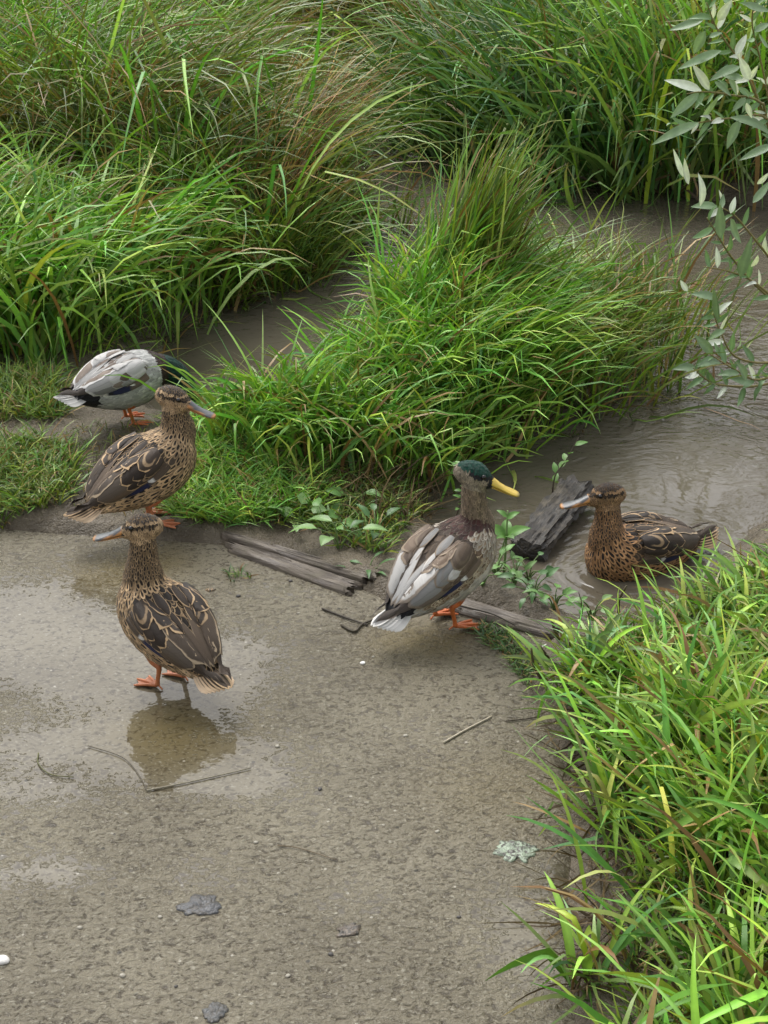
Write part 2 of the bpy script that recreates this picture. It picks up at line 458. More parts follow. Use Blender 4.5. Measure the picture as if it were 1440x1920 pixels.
PAL = dict(
    bright=[(0.096, 0.240, 0.036), (0.128, 0.290, 0.050), (0.066, 0.185, 0.030), (0.180, 0.320, 0.065)],
    mid=[(0.070, 0.150, 0.026), (0.095, 0.175, 0.032), (0.055, 0.120, 0.024), (0.120, 0.180, 0.040)],
    dark=[(0.040, 0.098, 0.026), (0.055, 0.120, 0.034), (0.035, 0.080, 0.022), (0.075, 0.140, 0.040)],
    olive=[(0.070, 0.125, 0.028), (0.095, 0.145, 0.036), (0.055, 0.100, 0.024), (0.140, 0.160, 0.050), (0.075, 0.115, 0.030), (0.110, 0.095, 0.040)],
    blue=[(0.058, 0.140, 0.038), (0.080, 0.175, 0.048), (0.045, 0.110, 0.030), (0.110, 0.205, 0.055)],
    lime=[(0.135, 0.265, 0.040), (0.105, 0.235, 0.036), (0.190, 0.300, 0.060), (0.080, 0.195, 0.032)],
    straw=[(0.300, 0.240, 0.110), (0.220, 0.165, 0.070), (0.160, 0.105, 0.045)],
    dead=[(0.085, 0.058, 0.030), (0.055, 0.038, 0.022), (0.140, 0.100, 0.048)])
def cols(pal, n, r, dry=0.06):
    a = np.array(PAL[pal])[r.integers(0, len(PAL[pal]), n)] * (0.85 + 1.25 * r.random((n, 1)) ** 1.5)
    a = a * np.stack([0.78 + 0.5 * r.random(n), 0.92 + 0.16 * r.random(n), 0.7 + 1.1 * r.random(n) ** 2], 1)
    d = r.random(n) < dry
    a[d] = np.array(PAL['straw'])[r.integers(0, 3, d.sum())]
    a = a * np.array([1.17, 1.0, 0.92])
    tip = a * (0.9 + 0.4 * r.random((n, 1)))
    y = r.random(n) < 0.08
    tip[y] = np.array([0.22, 0.16, 0.06])
    return a, tip

def tussock(name, c, n, rx, Lr, Wr, pal, lean=(0.1, 0.6), tipang=(0.9, 1.9), az=None, azw=math.pi, dry=0.06, label='', cat='grass', group=None,
            deadn=0.12, big=0, bigL=(0.5, 0.7), bigW=(0.014, 0.02), bigpal=None, power=1.5, seed=0, fold=0.0, seg=6, ry=None, big_az=None, kinkp=0.12):
    r = np.random.default_rng(seed + 1000)
    ry = ry or rx * 0.7
    q = r.normal(size=(n, 2)) * 0.5
    bx, by = c[0] + q[:, 0] * rx, c[1] + q[:, 1] * ry
    ok = (sdist(PATH, bx, by) < 0.0)
    bx, by, q = bx[ok], by[ok], q[ok]; n = len(bx)
    base = np.stack([bx, by, ground_z(bx, by) - 0.005], 1)
    out = np.arctan2(q[:, 1], q[:, 0])
    if az is None: A = out + r.normal(size=n) * 1.1
    else: A = az + r.normal(size=n) * azw * 0.5
    L = Lr[0] + (Lr[1] - Lr[0]) * r.random(n) ** 0.8
    W = Wr[0] + (Wr[1] - Wr[0]) * r.random(n)
    t0 = lean[0] + (lean[1] - lean[0]) * r.random(n)
    t1 = tipang[0] + (tipang[1] - tipang[0]) * r.random(n)
    col, tip = cols(pal, n, r, dry)
    kk = np.where(r.random(n) < kinkp, 0.6 + 1.1 * r.random(n), 0)
    parts = [blades(base, A, L, W, t0, t1, col, tip, power=power, seg=seg, twist=r.normal(size=n) * 0.7, kink=kk, kpos=0.35 + 0.5 * r.random(n), drift=r.normal(size=n) * 0.5, fold=fold, r=r)]
    m = int(n * deadn)
    if m:
        i = r.integers(0, n, m)
        dc = np.array(PAL['dead'])[r.integers(0, 3, m)]
        parts.append(blades(base[i], r.random(m) * 6.28, L[i] * 0.45, W[i] * 0.7, 0.3 + r.random(m) * 0.8, 1.0 + r.random(m), dc, dc, seg=4, twist=r.normal(size=m), r=r))
    V, F, C = [], [], []; off = 0
    for a, b, cc in parts:
        V.append(a); F.append(b + off); C.append(cc); off += len(a)
    o3 = np.array([c[0], c[1], float(ground_z(c[0], c[1]))])
    root = empty(name, o3)
    tag(root, label, cat, group)
    b = mesh_obj('fine_blades', np.concatenate(V) - o3, np.concatenate(F), M_BLADE, root, attrs={'tint': np.concatenate(C)})
    tag(b, kind='stuff')
    for i in range(big):
        a = r.random() * 6.28 if big_az is None else big_az + r.normal() * 0.6
        rr = rx * 0.45 * r.random() ** 0.5; aa = r.random() * 6.28
        p = np.array([c[0] + math.cos(aa) * rr, c[1] + math.sin(aa) * rr, 0]); p[2] = float(ground_z(p[0], p[1])) - 0.005
        cl, tp = cols(bigpal or pal, 1, r, 0.05)
        pr = blades(p[None], a, bigL[0] + (bigL[1] - bigL[0]) * r.random(), bigW[0] + (bigW[1] - bigW[0]) * r.random(), 0.08 + 0.4 * r.random(), 1.0 + 0.9 * r.random(), cl, tp,
                    power=1.5, seg=9, twist=r.normal() * 0.5, kink=(0.9 if r.random() < 0.2 else 0), kpos=0.4 + 0.3 * r.random(), drift=r.normal() * 0.4, fold=0.35, r=r)
        mesh_obj('blade', pr[0] - o3, pr[1], M_BLADE, root, attrs={'tint': pr[2]})
    return root

def spread(poly, n, seed, mind):
    r = np.random.default_rng(seed); out = []
    for p in in_poly(poly, 4000, r):
        if all((p[0] - q[0]) ** 2 + (p[1] - q[1]) ** 2 > mind ** 2 for q in out): out.append(p)
        if len(out) >= n: break
    return out

# --- left bank, bright lush tussocks
sd_ = 0
for p in spread(GP([(-260, 490), (250, 510), (310, 550), (220, 605), (160, 650), (80, 685), (-260, 720)]), 17, 3, 0.155):
    sd_ += 1
    tussock('grass_tussock', p, 200, 0.26, (0.34, 0.76), (0.011, 0.020), 'bright', (0.03, 0.5), (1.1, 2.4), label='bright green lush grass tussock on the left bank above the muddy landing',
            group='lush tussocks on the left bank', seed=sd_, big=5, power=1.35, bigL=(0.5, 0.8), bigW=(0.017, 0.025), bigpal='lime')
# --- left bank, tall fine sedge behind
for p in spread(GP([(-300, 370), (200, 430), (330, 500), (430, 535), (520, 500), (535, 420), (530, 330), (500, 280), (300, 290), (-300, 290)]), 26, 4, 0.245):
    sd_ += 1
    left = p[0] < -1.45
    sp_ = 'bright' if left else ('mid' if rng.random() < 0.6 else 'olive')
    edge = p[0] > -1.0
    tussock('sedge_tussock', p, 300, 0.34 if not edge else 0.24, (0.85, 1.6) if not edge else (0.5, 1.0), (0.0075, 0.0135), sp_, (0.03, 0.5), (1.2, 2.4), label={'bright': 'tall bright green sedge tussock behind the lush left bank grass', 'mid': 'tall mid green sedge tussock arching on the left bank', 'olive': 'tall olive brown sedge tussock arching on the left bank'}[sp_] + (' over the channel' if edge else ''),
            group='tall ' + sp_ + ' sedges on the left bank' + (' over the channel' if edge else ''), cat='sedge', seed=sd_, az=None, dry=0.09, deadn=0.22, power=1.2, big=5, bigL=(1.0, 1.5), bigW=(0.016, 0.022), bigpal='bright', big_az=0.1 if not edge else -1.2, seg=7)
for p in spread(GP([(410, 560), (470, 525), (560, 480), (650, 422), (640, 400), (540, 445), (430, 505)]), 11, 14, 0.13):
    sd_ += 1
    tussock('sedge_tussock', p, 130, 0.14, (0.15, 0.34), (0.007, 0.012), 'mid', (0.1, 0.7), (1.0, 2.2), az=-0.9, azw=1.6, label='short sedge tussock drooping over the water along the narrow left channel',
            group='short sedges along the left channel', cat='sedge', seed=sd_, deadn=0.3)
for k, (px, py) in enumerate([(505, 480), (535, 400)]):
    tussock('dry_grass_tuft', G(px, py), 90, 0.16, (0.6, 0.95), (0.004, 0.008), 'straw', (0.1, 0.4), (0.6, 1.7), az=0.45, azw=0.9, label=['straw coloured seeding grass tuft leaning over the channel from the sedges', 'tan dry grass tuft behind the seeding grass at the narrow channel'][k], seed=900 + k, deadn=0.1, power=1.3)
# --- far left and far middle
for p in spread(GP([(-500, 270), (300, 260), (560, 240), (600, 120), (300, 110), (-500, 110)]), 16, 5, 0.55):
    sd_ += 1
    tussock('sedge_tussock', p, 330, 0.6, (0.9, 1.7), (0.012, 0.022), 'olive' if rng.random() < 0.6 else 'mid', (0.03, 0.4), (0.6, 1.9), label='olive sedge tussock far behind the tall left bank sedges',
            group='far sedges behind the left bank', cat='sedge', seed=sd_, dry=0.2, deadn=0.25)
for p in spread(GP([(660, 190), (900, 215), (1000, 130), (950, 70), (600, 70)]), 9, 6, 0.5):
    sd_ += 1
    tussock('sedge_tussock', p, 330, 0.6, (0.5, 1.1), (0.010, 0.018), 'olive', (0.05, 0.5), (0.8, 1.9), label='brownish sedge tussock at the head of the channel',
            group='brown sedges at the head of the channel', cat='sedge', seed=sd_, dry=0.3, deadn=0.4)
# --- upper right bank
for p in spread(GP([(850, 262), (1000, 305), (1250, 348), (1280, 260), (1100, 200), (860, 200)]), 15, 7, 0.30):
    sd_ += 1
    tussock('reed_grass_clump', p, 210, 0.42, (0.6, 1.2), (0.015, 0.027), 'blue', (0.05, 0.9), (0.8, 2.2), label='dark green broad bladed reed grass clump on the far bank',
            group='dark reed grass on the far bank', cat='reed grass', seed=sd_, kinkp=0.3, big=4, bigL=(0.7, 1.1), bigW=(0.018, 0.026), bigpal='blue')
for p in spread(GP([(1290, 345), (1440, 372), (1800, 368), (1800, 200), (1300, 200)]), 9, 8, 0.42):
    sd_ += 1
    tussock('reed_grass_clump', p, 190, 0.5, (0.8, 1.5), (0.016, 0.028), 'lime', (0.03, 0.6), (0.6, 2.0), label='tall yellow green reed clump behind the willow shrub',
            group='yellow green reeds behind the willow', cat='reed grass', seed=sd_, big=6, bigL=(0.9, 1.2), bigW=(0.022, 0.034), bigpal='lime')
for p in spread(GP([(880, 195), (1900, 195), (1900, 60), (950, 60)]), 16, 9, 0.7):
    sd_ += 1
    tussock('reed_grass_clump', p, 330, 0.8, (0.7, 1.4), (0.013, 0.024), 'mid' if rng.random() < 0.6 else 'blue', (0.03, 0.5), (0.6, 2.0), label='tall green reed clump in the distance behind the far bank reeds',
            group='distant reeds behind the far bank', cat='reed grass', seed=sd_, dry=0.1)
# --- the island
ISL = G(690, 690)
for p in spread(GP([(660, 858), (725, 800), (780, 740), (825, 685), (860, 640), (920, 690), (930, 750), (860, 810), (770, 865), (640, 890), (520, 860)]), 19, 10, 0.125):
    sd_ += 1
    a = math.atan2(p[1] - ISL[1], p[0] - ISL[0])
    lf = p[0] < G(770, 760)[0]
    tussock('grass_tussock', p, 300, 0.22, (0.22, 0.40) if lf else (0.26, 0.56), (0.007, 0.0130), 'bright', (0.03, 0.5), (0.9, 2.2), az=-0.8 if not lf else -1.55, azw=2.3, label='soft bright green tussock drooping on the island between the channels',
            group='drooping tussocks on the island', seed=sd_, big=2, bigL=(0.36, 0.52), bigW=(0.012, 0.017), bigpal='lime', deadn=0.15)
tussock('sedge_tuft', G(845, 690), 300, 0.11, (0.50, 0.85), (0.008, 0.013), 'mid', (0.05, 0.32), (0.4, 1.4), az=0.15, azw=1.1, label='upright dark green sedge tuft standing tallest on the island', cat='sedge', seed=501, deadn=0.1, big=6, bigL=(0.55, 0.75), bigW=(0.011, 0.015), bigpal='mid', power=2.2)
for p in spread(GP([(940, 650), (1040, 635), (1120, 660), (1110, 705), (1040, 740), (960, 755)]), 7, 12, 0.14):
    sd_ += 1
    tussock('wispy_grass_tussock', p, 170, 0.26, (0.25, 0.55), (0.0055, 0.010), 'mid', (0.1, 0.8), (0.9, 2.0), label='wispy olive green tussock at the island end beside the brown water',
            group='wispy tussocks at the island end', seed=sd_, dry=0.12, deadn=0.3)
tussock('broad_blade_clump', G(965, 770), 60, 0.16, (0.3, 0.5), (0.008, 0.012), 'bright', (0.1, 0.5), (1.0, 2.0), az=-0.5, azw=1.2, label='clump of long broad yellow green blades hanging to the water off the island', cat='grass', seed=601, big=13, bigL=(0.42, 0.6), bigW=(0.014, 0.019), bigpal='lime', big_az=-0.5)
tussock('broad_blade_clump', G(520, 855), 30, 0.10, (0.2, 0.4), (0.006, 0.010), 'bright', (0.1, 0.5), (0.8, 1.9), label='small clump of pale upright broad blades at the island front', cat='grass', seed=602, big=8, bigL=(0.3, 0.45), bigW=(0.011, 0.015), bigpal='lime')
for k, (px, py) in enumerate([(780, 705), (900, 700)]):
    tussock('sedge_tuft', G(px, py), 150, 0.12, (0.35, 0.62), (0.008, 0.013), 'mid' if k else 'bright', (0.03, 0.35), (0.5, 1.6), az=0.2, azw=2.0, label=['lower upright sedge tuft beside the tallest tuft on the channel side of the island', 'lower upright sedge tuft beside the tallest tuft toward the wispy island end'][k], cat='sedge', seed=510 + k, deadn=0.1, big=4, bigL=(0.4, 0.6), bigW=(0.011, 0.015), bigpal='bright', power=1.8)
# reedy stems standing in the water
for k, (px, py) in enumerate([(1230, 700), (1180, 720), (735, 430), (1120, 700), (1190, 640), (1290, 650), (1250, 600)]):
    tussock('reed_stem_tuft', G(px, py, WATER_Z), 30, 0.16, (0.30, 0.66), (0.006, 0.013), 'mid', (0.0, 0.45), (0.5, 1.7), label=['thin reed tuft standing in water off the island tip', 'thin reed tuft in the water at the island tip with bent leaves', 'thin brown reeds standing in the narrow back channel', 'thin reed tuft among the wispy island tussocks', 'loose reed tuft in the water behind the island tip', 'loose reed tuft in the water before the willow leaves', 'thin reed tuft in open water between the island and the willow'][k], cat='reed', seed=700 + k, dry=0.25)

# --- right foreground
RF = GP([(1150, 1315), (1250, 1290), (1350, 1235), (1450, 1145), (1750, 1060), (1850, 1300), (1700, 2300), (1320, 2300), (1340, 1900), (1335, 1700), (1300, 1560), (1245, 1430), (1170, 1340)])
for p in spread(RF, 46, 13, 0.125):
    sd_ += 1
    Y = p[1]
    far = Y > 2.45
    gp_ = 'lime' if rng.random() < 0.6 else 'bright'; gw_ = 'yellow green' if gp_ == 'lime' else 'deep green'
    tussock('grass_tussock', p, 120 if far else 95, 0.18, (0.09, 0.22) if far else (0.15, 0.33), (0.006, 0.012) if far else (0.007, 0.014), gp_, (0.2, 1.1) if far else (0.1, 0.8), (1.2, 2.0) if far else (0.9, 1.9),
            label=('flattened ' + gw_ + ' grass tussock between the stream and the path edge' if far else 'lush ' + gw_ + ' grass tussock in the mass beside the open path'),
            group=('flattened ' + gw_ + ' tussocks by the stream' if far else 'lush ' + gw_ + ' tussocks beside the open path'), seed=sd_, big=4 if far else 6, bigL=(0.16, 0.28) if far else (0.24, 0.42), bigW=(0.010, 0.015) if far else (0.012, 0.021), bigpal='lime', fold=0.0, deadn=0.25, dry=0.08)
# rosettes on the path edge
for k, (px, py, n_) in enumerate([(1085, 1290, 14), (1070, 1850, 12), (1120, 1560, 12), (1145, 1420, 10)]):
    tussock('strap_leaf_plant', G(px, py) + np.array([0.03, 0, 0]), 24, 0.07, (0.10, 0.22), (0.006, 0.010), 'blue', (0.5, 1.2), (1.4, 2.0), label=['flat rosette of blue green strap leaves at the path corner', 'upright bright strap leaved plant in the wet path margin', 'strap leaved plant with dark dead stalks at the path margin', 'splayed strap leaved plant on bare mud by the path margin'][k],
            cat='plant', seed=800 + k, big=n_, bigL=(0.14, 0.26), bigW=(0.012, 0.019), bigpal=['blue', 'lime', 'lime', 'bright'][k], deadn=0.4)

# --- ground-hugging grass (uncountable)
def short_grass(name, poly, n, Lr, Wr, pal, label, seed, lean=(0.3, 1.2), clumpf=0.0):
    r = np.random.default_rng(seed)
    p = in_poly(GP(poly), n, r)
    if clumpf: p = p[fbm(p[:, 0], p[:, 1], clumpf, 3) > -0.06]
    p = p[(sdist(WATER, p[:, 0], p[:, 1]) < 0.02)]
    n = len(p)
    base = np.stack([p[:, 0], p[:, 1], floor_z(p[:, 0], p[:, 1]) - 0.004], 1)
    c, tip = cols(pal, n, r, 0.10)
    V, F, C = blades(base, r.random(n) * 6.28, Lr[0] + (Lr[1] - Lr[0]) * r.random(n), Wr[0] + (Wr[1] - Wr[0]) * r.random(n), lean[0] + (lean[1] - lean[0]) * r.random(n), 1.0 + r.random(n), c, tip, seg=4, twist=r.normal(size=n) * 0.6, drift=r.normal(size=n) * 0.8, r=r)
    tag(mesh_obj(name, V, F, M_BLADE, attrs={'tint': C}), label, 'grass', kind='stuff')
short_grass('short_grass', [(-60, 750), (110, 750), (135, 800), (120, 832), (-60, 835)], 1500, (0.06, 0.14), (0.003, 0.006), 'mid', 'short grass patch on the mud behind the feeding drake', 21)
short_grass('short_grass', [(-60, 870), (110, 868), (150, 900), (140, 950), (110, 975), (-60, 1000)], 1900, (0.05, 0.12), (0.003, 0.006), 'mid', 'trodden short grass between the mud and the path', 22)
short_grass('short_grass', [(330, 860), (390, 815), (450, 795), (520, 800), (600, 900), (600, 985), (520, 1000), (420, 1000), (320, 985)], 5200, (0.06, 0.15), (0.003, 0.006), 'bright', 'short soft grass between the plank and the island tussocks', 23)
short_grass('short_grass', [(130, 840), (330, 830), (340, 980), (230, 985), (140, 975)], 420, (0.03, 0.07), (0.002, 0.004), 'olive', 'sparse trodden grass on the muddy landing', 24)
short_grass('short_grass', [(1110, 1210), (1200, 1180), (1300, 1140), (1440, 1060), (1600, 990), (1700, 2200), (1170, 2200), (1180, 1600), (1110, 1350), (1080, 1260)], 9000, (0.04, 0.11), (0.003, 0.007), 'mid', 'low tangled grass under the right bank tussocks', 25)
short_grass('short_grass', [(890, 1175), (960, 1190), (1010, 1260), (990, 1290), (940, 1225), (890, 1195)], 420, (0.02, 0.05), (0.002, 0.004), 'dark', 'thin strip of dark grass where the path meets the bank', 26)
short_grass('short_grass', [(-400, 720), (300, 690), (450, 560), (690, 440), (690, 240), (-700, 240)], 9000, (0.10, 0.3), (0.004, 0.008), 'mid', 'undergrowth of low grass on the left bank', 27)
short_grass('short_grass', [(800, 270), (1250, 350), (1800, 370), (1900, 120), (600, 90)], 7000, (0.15, 0.4), (0.008, 0.015), 'dark', 'undergrowth of low grass on the far bank', 28)
short_grass('short_grass', [(-1200, 240), (690, 235), (760, 205), (2400, 205), (2400, 15), (-1200, 15)], 9000, (0.4, 0.9), (0.012, 0.025), 'olive', 'distant meadow grass beyond the banks', 29, lean=(0.1, 0.6))
short_grass('short_grass', [(420, 1075), (460, 1060), (470, 1085), (435, 1095)], 40, (0.02, 0.045), (0.002, 0.004), 'dark', 'tiny grass sprig on the path below the plank', 30)
short_grass('short_grass', [(540, 930), (760, 900), (790, 960), (720, 1060), (640, 1040), (560, 990)], 1300, (0.04, 0.10), (0.003, 0.007), 'mid', 'straggling weeds and grass along the back of the plank', 31)

# dead stems / litter at the island front
r = np.random.default_rng(77)
p = in_poly(GP([(560, 900), (780, 850), (840, 900), (800, 990), (700, 1020), (580, 960)]), 380, r)
base = np.stack([p[:, 0], p[:, 1], floor_z(p[:, 0], p[:, 1]) + 0.01], 1)
c = np.array(PAL['dead'])[r.integers(0, 3, 380)]
V, F, C = blades(base, r.random(380) * 6.28, 0.06 + 0.16 * r.random(380), 0.002 + 0.003 * r.random(380), 0.3 + 1.2 * r.random(380), 1.2 + 0.8 * r.random(380), c, c, seg=5, twist=r.normal(size=380), drift=r.normal(size=380) * 1.5, r=r)
tag(mesh_obj('dead_stems', V, F, M_DRY, attrs={'tint': C}), 'tangle of dead brown stems at the foot of the island tussocks', 'dead stems', kind='stuff')
p = in_poly(GP([(1040, 1330), (1160, 1330), (1180, 1900), (1020, 1900), (1080, 1600)]), 260, r)
base = np.stack([p[:, 0], p[:, 1], floor_z(p[:, 0], p[:, 1]) + 0.004], 1)
c = np.array(PAL['dead'])[r.integers(0, 3, 260)]
V, F, C = blades(base, r.random(260) * 6.28, 0.05 + 0.12 * r.random(260), 0.0025 + 0.003 * r.random(260), 1.0 + 0.6 * r.random(260), 1.4 + 0.5 * r.random(260), c, c, seg=6, twist=r.normal(size=260), drift=r.normal(size=260) * 1.5, r=r)
tag(mesh_obj('dead_stems', V, F, M_DRY, attrs={'tint': C}), 'brown dead grass litter along the right path margin', 'dead stems', kind='stuff')

# ------------------------------------------------------------------ tubes and leaves
def tube(pts, radii, k=6):
    pts = np.asarray(pts, float); n = len(pts)
    radii = np.broadcast_to(np.asarray(radii, float), (n,))
    T = np.gradient(pts, axis=0); T /= np.linalg.norm(T, axis=1, keepdims=True) + 1e-9
    up = np.array([0.13, 0.31, 0.94]); a = np.cross(T, up); a /= np.linalg.norm(a, axis=1, keepdims=True) + 1e-9
    b = np.cross(T, a)
    ang = np.arange(k) * 2 * math.pi / k
    V = pts[:, None] + radii[:, None, None] * (a[:, None] * np.cos(ang)[None, :, None] + b[:, None] * np.sin(ang)[None, :, None])
    V = V.reshape(-1, 3)
    F = [(i * k + j, i * k + (j + 1) % k, (i + 1) * k + (j + 1) % k, (i + 1) * k + j) for i in range(n - 1) for j in range(k)]
    F += [tuple(range(k))[::-1], tuple(range((n - 1) * k, n * k))]
    return V, F
def spline(pts, m=6):
    pts = np.asarray(pts, float)
    P = np.vstack([2 * pts[0] - pts[1], pts, 2 * pts[-1] - pts[-2]])
    out = []
    for i in range(1, len(P) - 2):
        for t_ in np.linspace(0, 1, m, endpoint=False):
            a, b, c, d = P[i - 1], P[i], P[i + 1], P[i + 2]
            out.append(0.5 * (2 * b + (c - a) * t_ + (2 * a - 5 * b + 4 * c - d) * t_ ** 2 + (3 * b - a - 3 * c + d) * t_ ** 3))
    out.append(P[-2])
    return np.array(out)
def leaf(a, b, width, nrm, droop=0.08, rows=7, fold=0.25, shape=1.0, ruffle=0.0, r=rng):
    """leaf blade from foot a to tip b, its face turned to nrm"""
    a, b, nrm = map(lambda q: np.asarray(q, float), (a, b, nrm))
    d = b - a; L = np.linalg.norm(d); d /= L
    s_ = np.cross(d, nrm); s_ /= np.linalg.norm(s_) + 1e-9; n_ = np.cross(s_, d)
    V = []
    for i in range(rows):
        t_ = i / (rows - 1)
        hw = 0.5 * width * (math.sin(math.pi * min(1, t_ ** (0.75 * shape) * 0.97 + 0.03)) ** 0.85)
        cpos = a + d * L * t_ + n_ * L * droop * math.sin(math.pi * t_) * 1.2
        for u in (-1, -0.5, 0, 0.5, 1):
            V.append(cpos + s_ * u * hw + n_ * (abs(u) * fold * hw + ruffle * width * (r.random() - 0.5) * abs(u)))
    F = np.array([(i * 5 + j, i * 5 + j + 1, (i + 1) * 5 + j + 1, (i + 1) * 5 + j) for i in range(rows - 1) for j in range(4)])
    return np.array(V), F
def leaf_obj(parent, o3, a, b, width, nrm, col, name='leaf', **kw):
    V, F = leaf(a, b, width, nrm, **kw)
    C = np.tile(np.array(col) * (0.85 + 0.3 * rng.random()), (len(V), 1))
    C[2::5] *= 1.25
    return mesh_obj(name, V - o3, F, M_LEAF, parent, attrs={'tint': C})
def stick(name, parent, o3, pts, r0, r1, col, mat=None, m=5, k=6):
    c = spline(pts, m)
    V, F = tube(c, np.linspace(r0, r1, len(c)), k)
    return mesh_obj(name, V - o3, F, mat or M_TWIG, parent, attrs={'tint': np.tile(np.array(col), (len(V), 1))})

# ------------------------------------------------------------------ willow shrub (right)
WB = G(1545, 650)
will = empty('willow_shrub', WB)
tag(will, 'willow shrub with pale grey green leaves and white undersides leaning over the stream', 'shrub')
YW = 4.62
tw = lambda l, Y=YW: [at(x, y, Y + 0.05 * i) for i, (x, y) in enumerate(l)]
TWIGS = [([(1325, 5), (1345, 55), (1380, 105), (1405, 150), (1440, 235), (1500, 400)], YW),
         ([(1288, 176), (1320, 172), (1370, 178), (1425, 192), (1445, 250)], YW),
         ([(1260, 236), (1310, 230), (1370, 222), (1440, 224), (1470, 330)], YW),
         ([(1350, 388), (1375, 402), (1400, 430), (1440, 480), (1500, 560)], YW - 0.05),
         ([(1325, 408), (1345, 440), (1370, 480), (1412, 530), (1480, 590)], YW - 0.1),
         ([(1320, 500), (1370, 510), (1412, 528), (1470, 575)], YW - 0.1),
         ([(1338, 588), (1350, 620), (1378, 668), (1440, 680), (1500, 655)], YW - 0.2),
         ([(1328, 662), (1380, 694), (1425, 712), (1490, 680)], YW - 0.25),
         ([(1300, 690), (1320, 708), (1350, 722), (1430, 722), (1500, 690)], YW - 0.25),
         ([(1425, -30), (1410, 40), (1430, 130), (1465, 300), (1520, 500)], YW + 0.1)]
for l, Y in TWIGS:
    stick('twig', will, WB, tw(l, Y)[::1] + [WB + np.array([0, 0, 0.02])], 0.0016, 0.006, (0.20, 0.17, 0.06))
WL = [(1347, 38, 1371, 2, 1), (1380, 103, 1398, 68, 1), (1405, 150, 1388, 110, 1), (1352, 95, 1278, 127, 0), (1330, 168, 1301, 125, 1), (1315, 170, 1252, 152, 1),
      (1310, 175, 1262, 217, 0), (1345, 183, 1314, 238, 0), (1322, 58, 1303, 97, 0), (1318, 38, 1260, 55, 0), (1387, 125, 1335, 150, 0), (1392, 148, 1352, 138, 0),
      (1365, 143, 1380, 176, 0), (1340, 153, 1368, 178, 0), (1398, 183, 1375, 207, 0), (1400, 193, 1409, 219, 1), (1370, 220, 1440, 252, 0), (1385, 226, 1365, 274, 0),
      (1450, 272, 1392, 298, 0), (1310, 230, 1230, 268, 0), (1281, 332, 1264, 284, 1), (1291, 345, 1284, 301, 1), (1313, 386, 1309, 330, 1), (1351, 446, 1350, 388, 0),
      (1353, 390, 1356, 366, 0), (1345, 502, 1343, 466, 1), (1388, 520, 1408, 450, 0), (1289, 546, 1277, 527, 1), (1346, 602, 1339, 545, 0), (1336, 664, 1305, 631, 0),
      (1352, 669, 1340, 644, 0), (1350, 680, 1311, 687, 0), (1306, 690, 1263, 692, 0), (1310, 705, 1288, 692, 0), (1399, 711, 1382, 681, 0), (1386, 700, 1348, 703, 0),
      (1410, 721, 1373, 711, 0), (1412, 380, 1442, 342, 0), (1420, 345, 1440, 325, 1), (1345, 388, 1300, 388, 0), (1370, 400, 1378, 372, 1), (1440, 90, 1424, 65, 0),
      (1395, 8, 1440, 20, 0), (1410, 500, 1420, 480, 1), (1370, 410, 1388, 452, 0), (1345, 560, 1300, 552, 0), (1360, 620, 1330, 636, 0), (1330, 70, 1352, 62, 0), (1372, 15, 1352, -10, 0), (1415, 60, 1440, 45, 0)]
for (x0, y0, x1, y1, wt) in WL:
    Yl = (YW if y0 < 380 else YW - 0.08 if y0 < 540 else YW - 0.2) + rng.normal() * 0.02
    a, b = at(x0, y0, Yl), at(x1, y1, Yl + rng.normal() * 0.025)
    b = a + (b - a) * 1.12
    L = np.linalg.norm(b - a)
    nr = np.array([rng.normal() * 0.4, -0.8, 0.6 if wt else 0.9])
    leaf_obj(will, WB, a, b, min(0.032, max(0.018, L * 0.36)), nr, (0.55, 0.60, 0.53) if wt else (0.185, 0.270, 0.155), droop=rng.normal() * 0.06, fold=0.3)

rw = np.random.default_rng(88)
for l, Y in TWIGS:
    P_ = spline(tw(l, Y), 5)
    for i in range(1, min(len(P_), 19), 2):
        for sg in (-1, 1):
            if rw.random() < 0.25: continue
            d = P_[max(0, i - 1)] - P_[min(len(P_) - 1, i + 1)]; d /= np.linalg.norm(d) + 1e-9
            sd3 = np.cross(d, np.array([0, -1.0, 0.2])); sd3 /= np.linalg.norm(sd3) + 1e-9
            v3 = d * 0.75 + sd3 * sg * (0.5 + 0.5 * rw.random()) + rw.normal(size=3) * 0.25; v3 /= np.linalg.norm(v3)
            ll = 0.042 + 0.035 * rw.random(); pale_ = rw.random() < 0.25
            leaf_obj(will, WB, P_[i], P_[i] + v3 * ll, ll * (0.22 + 0.1 * rw.random()), (rw.normal() * 0.5, -0.8, 0.7), (0.62, 0.66, 0.60) if pale_ else (0.150, 0.250, 0.115), droop=rw.normal() * 0.12, fold=0.35)
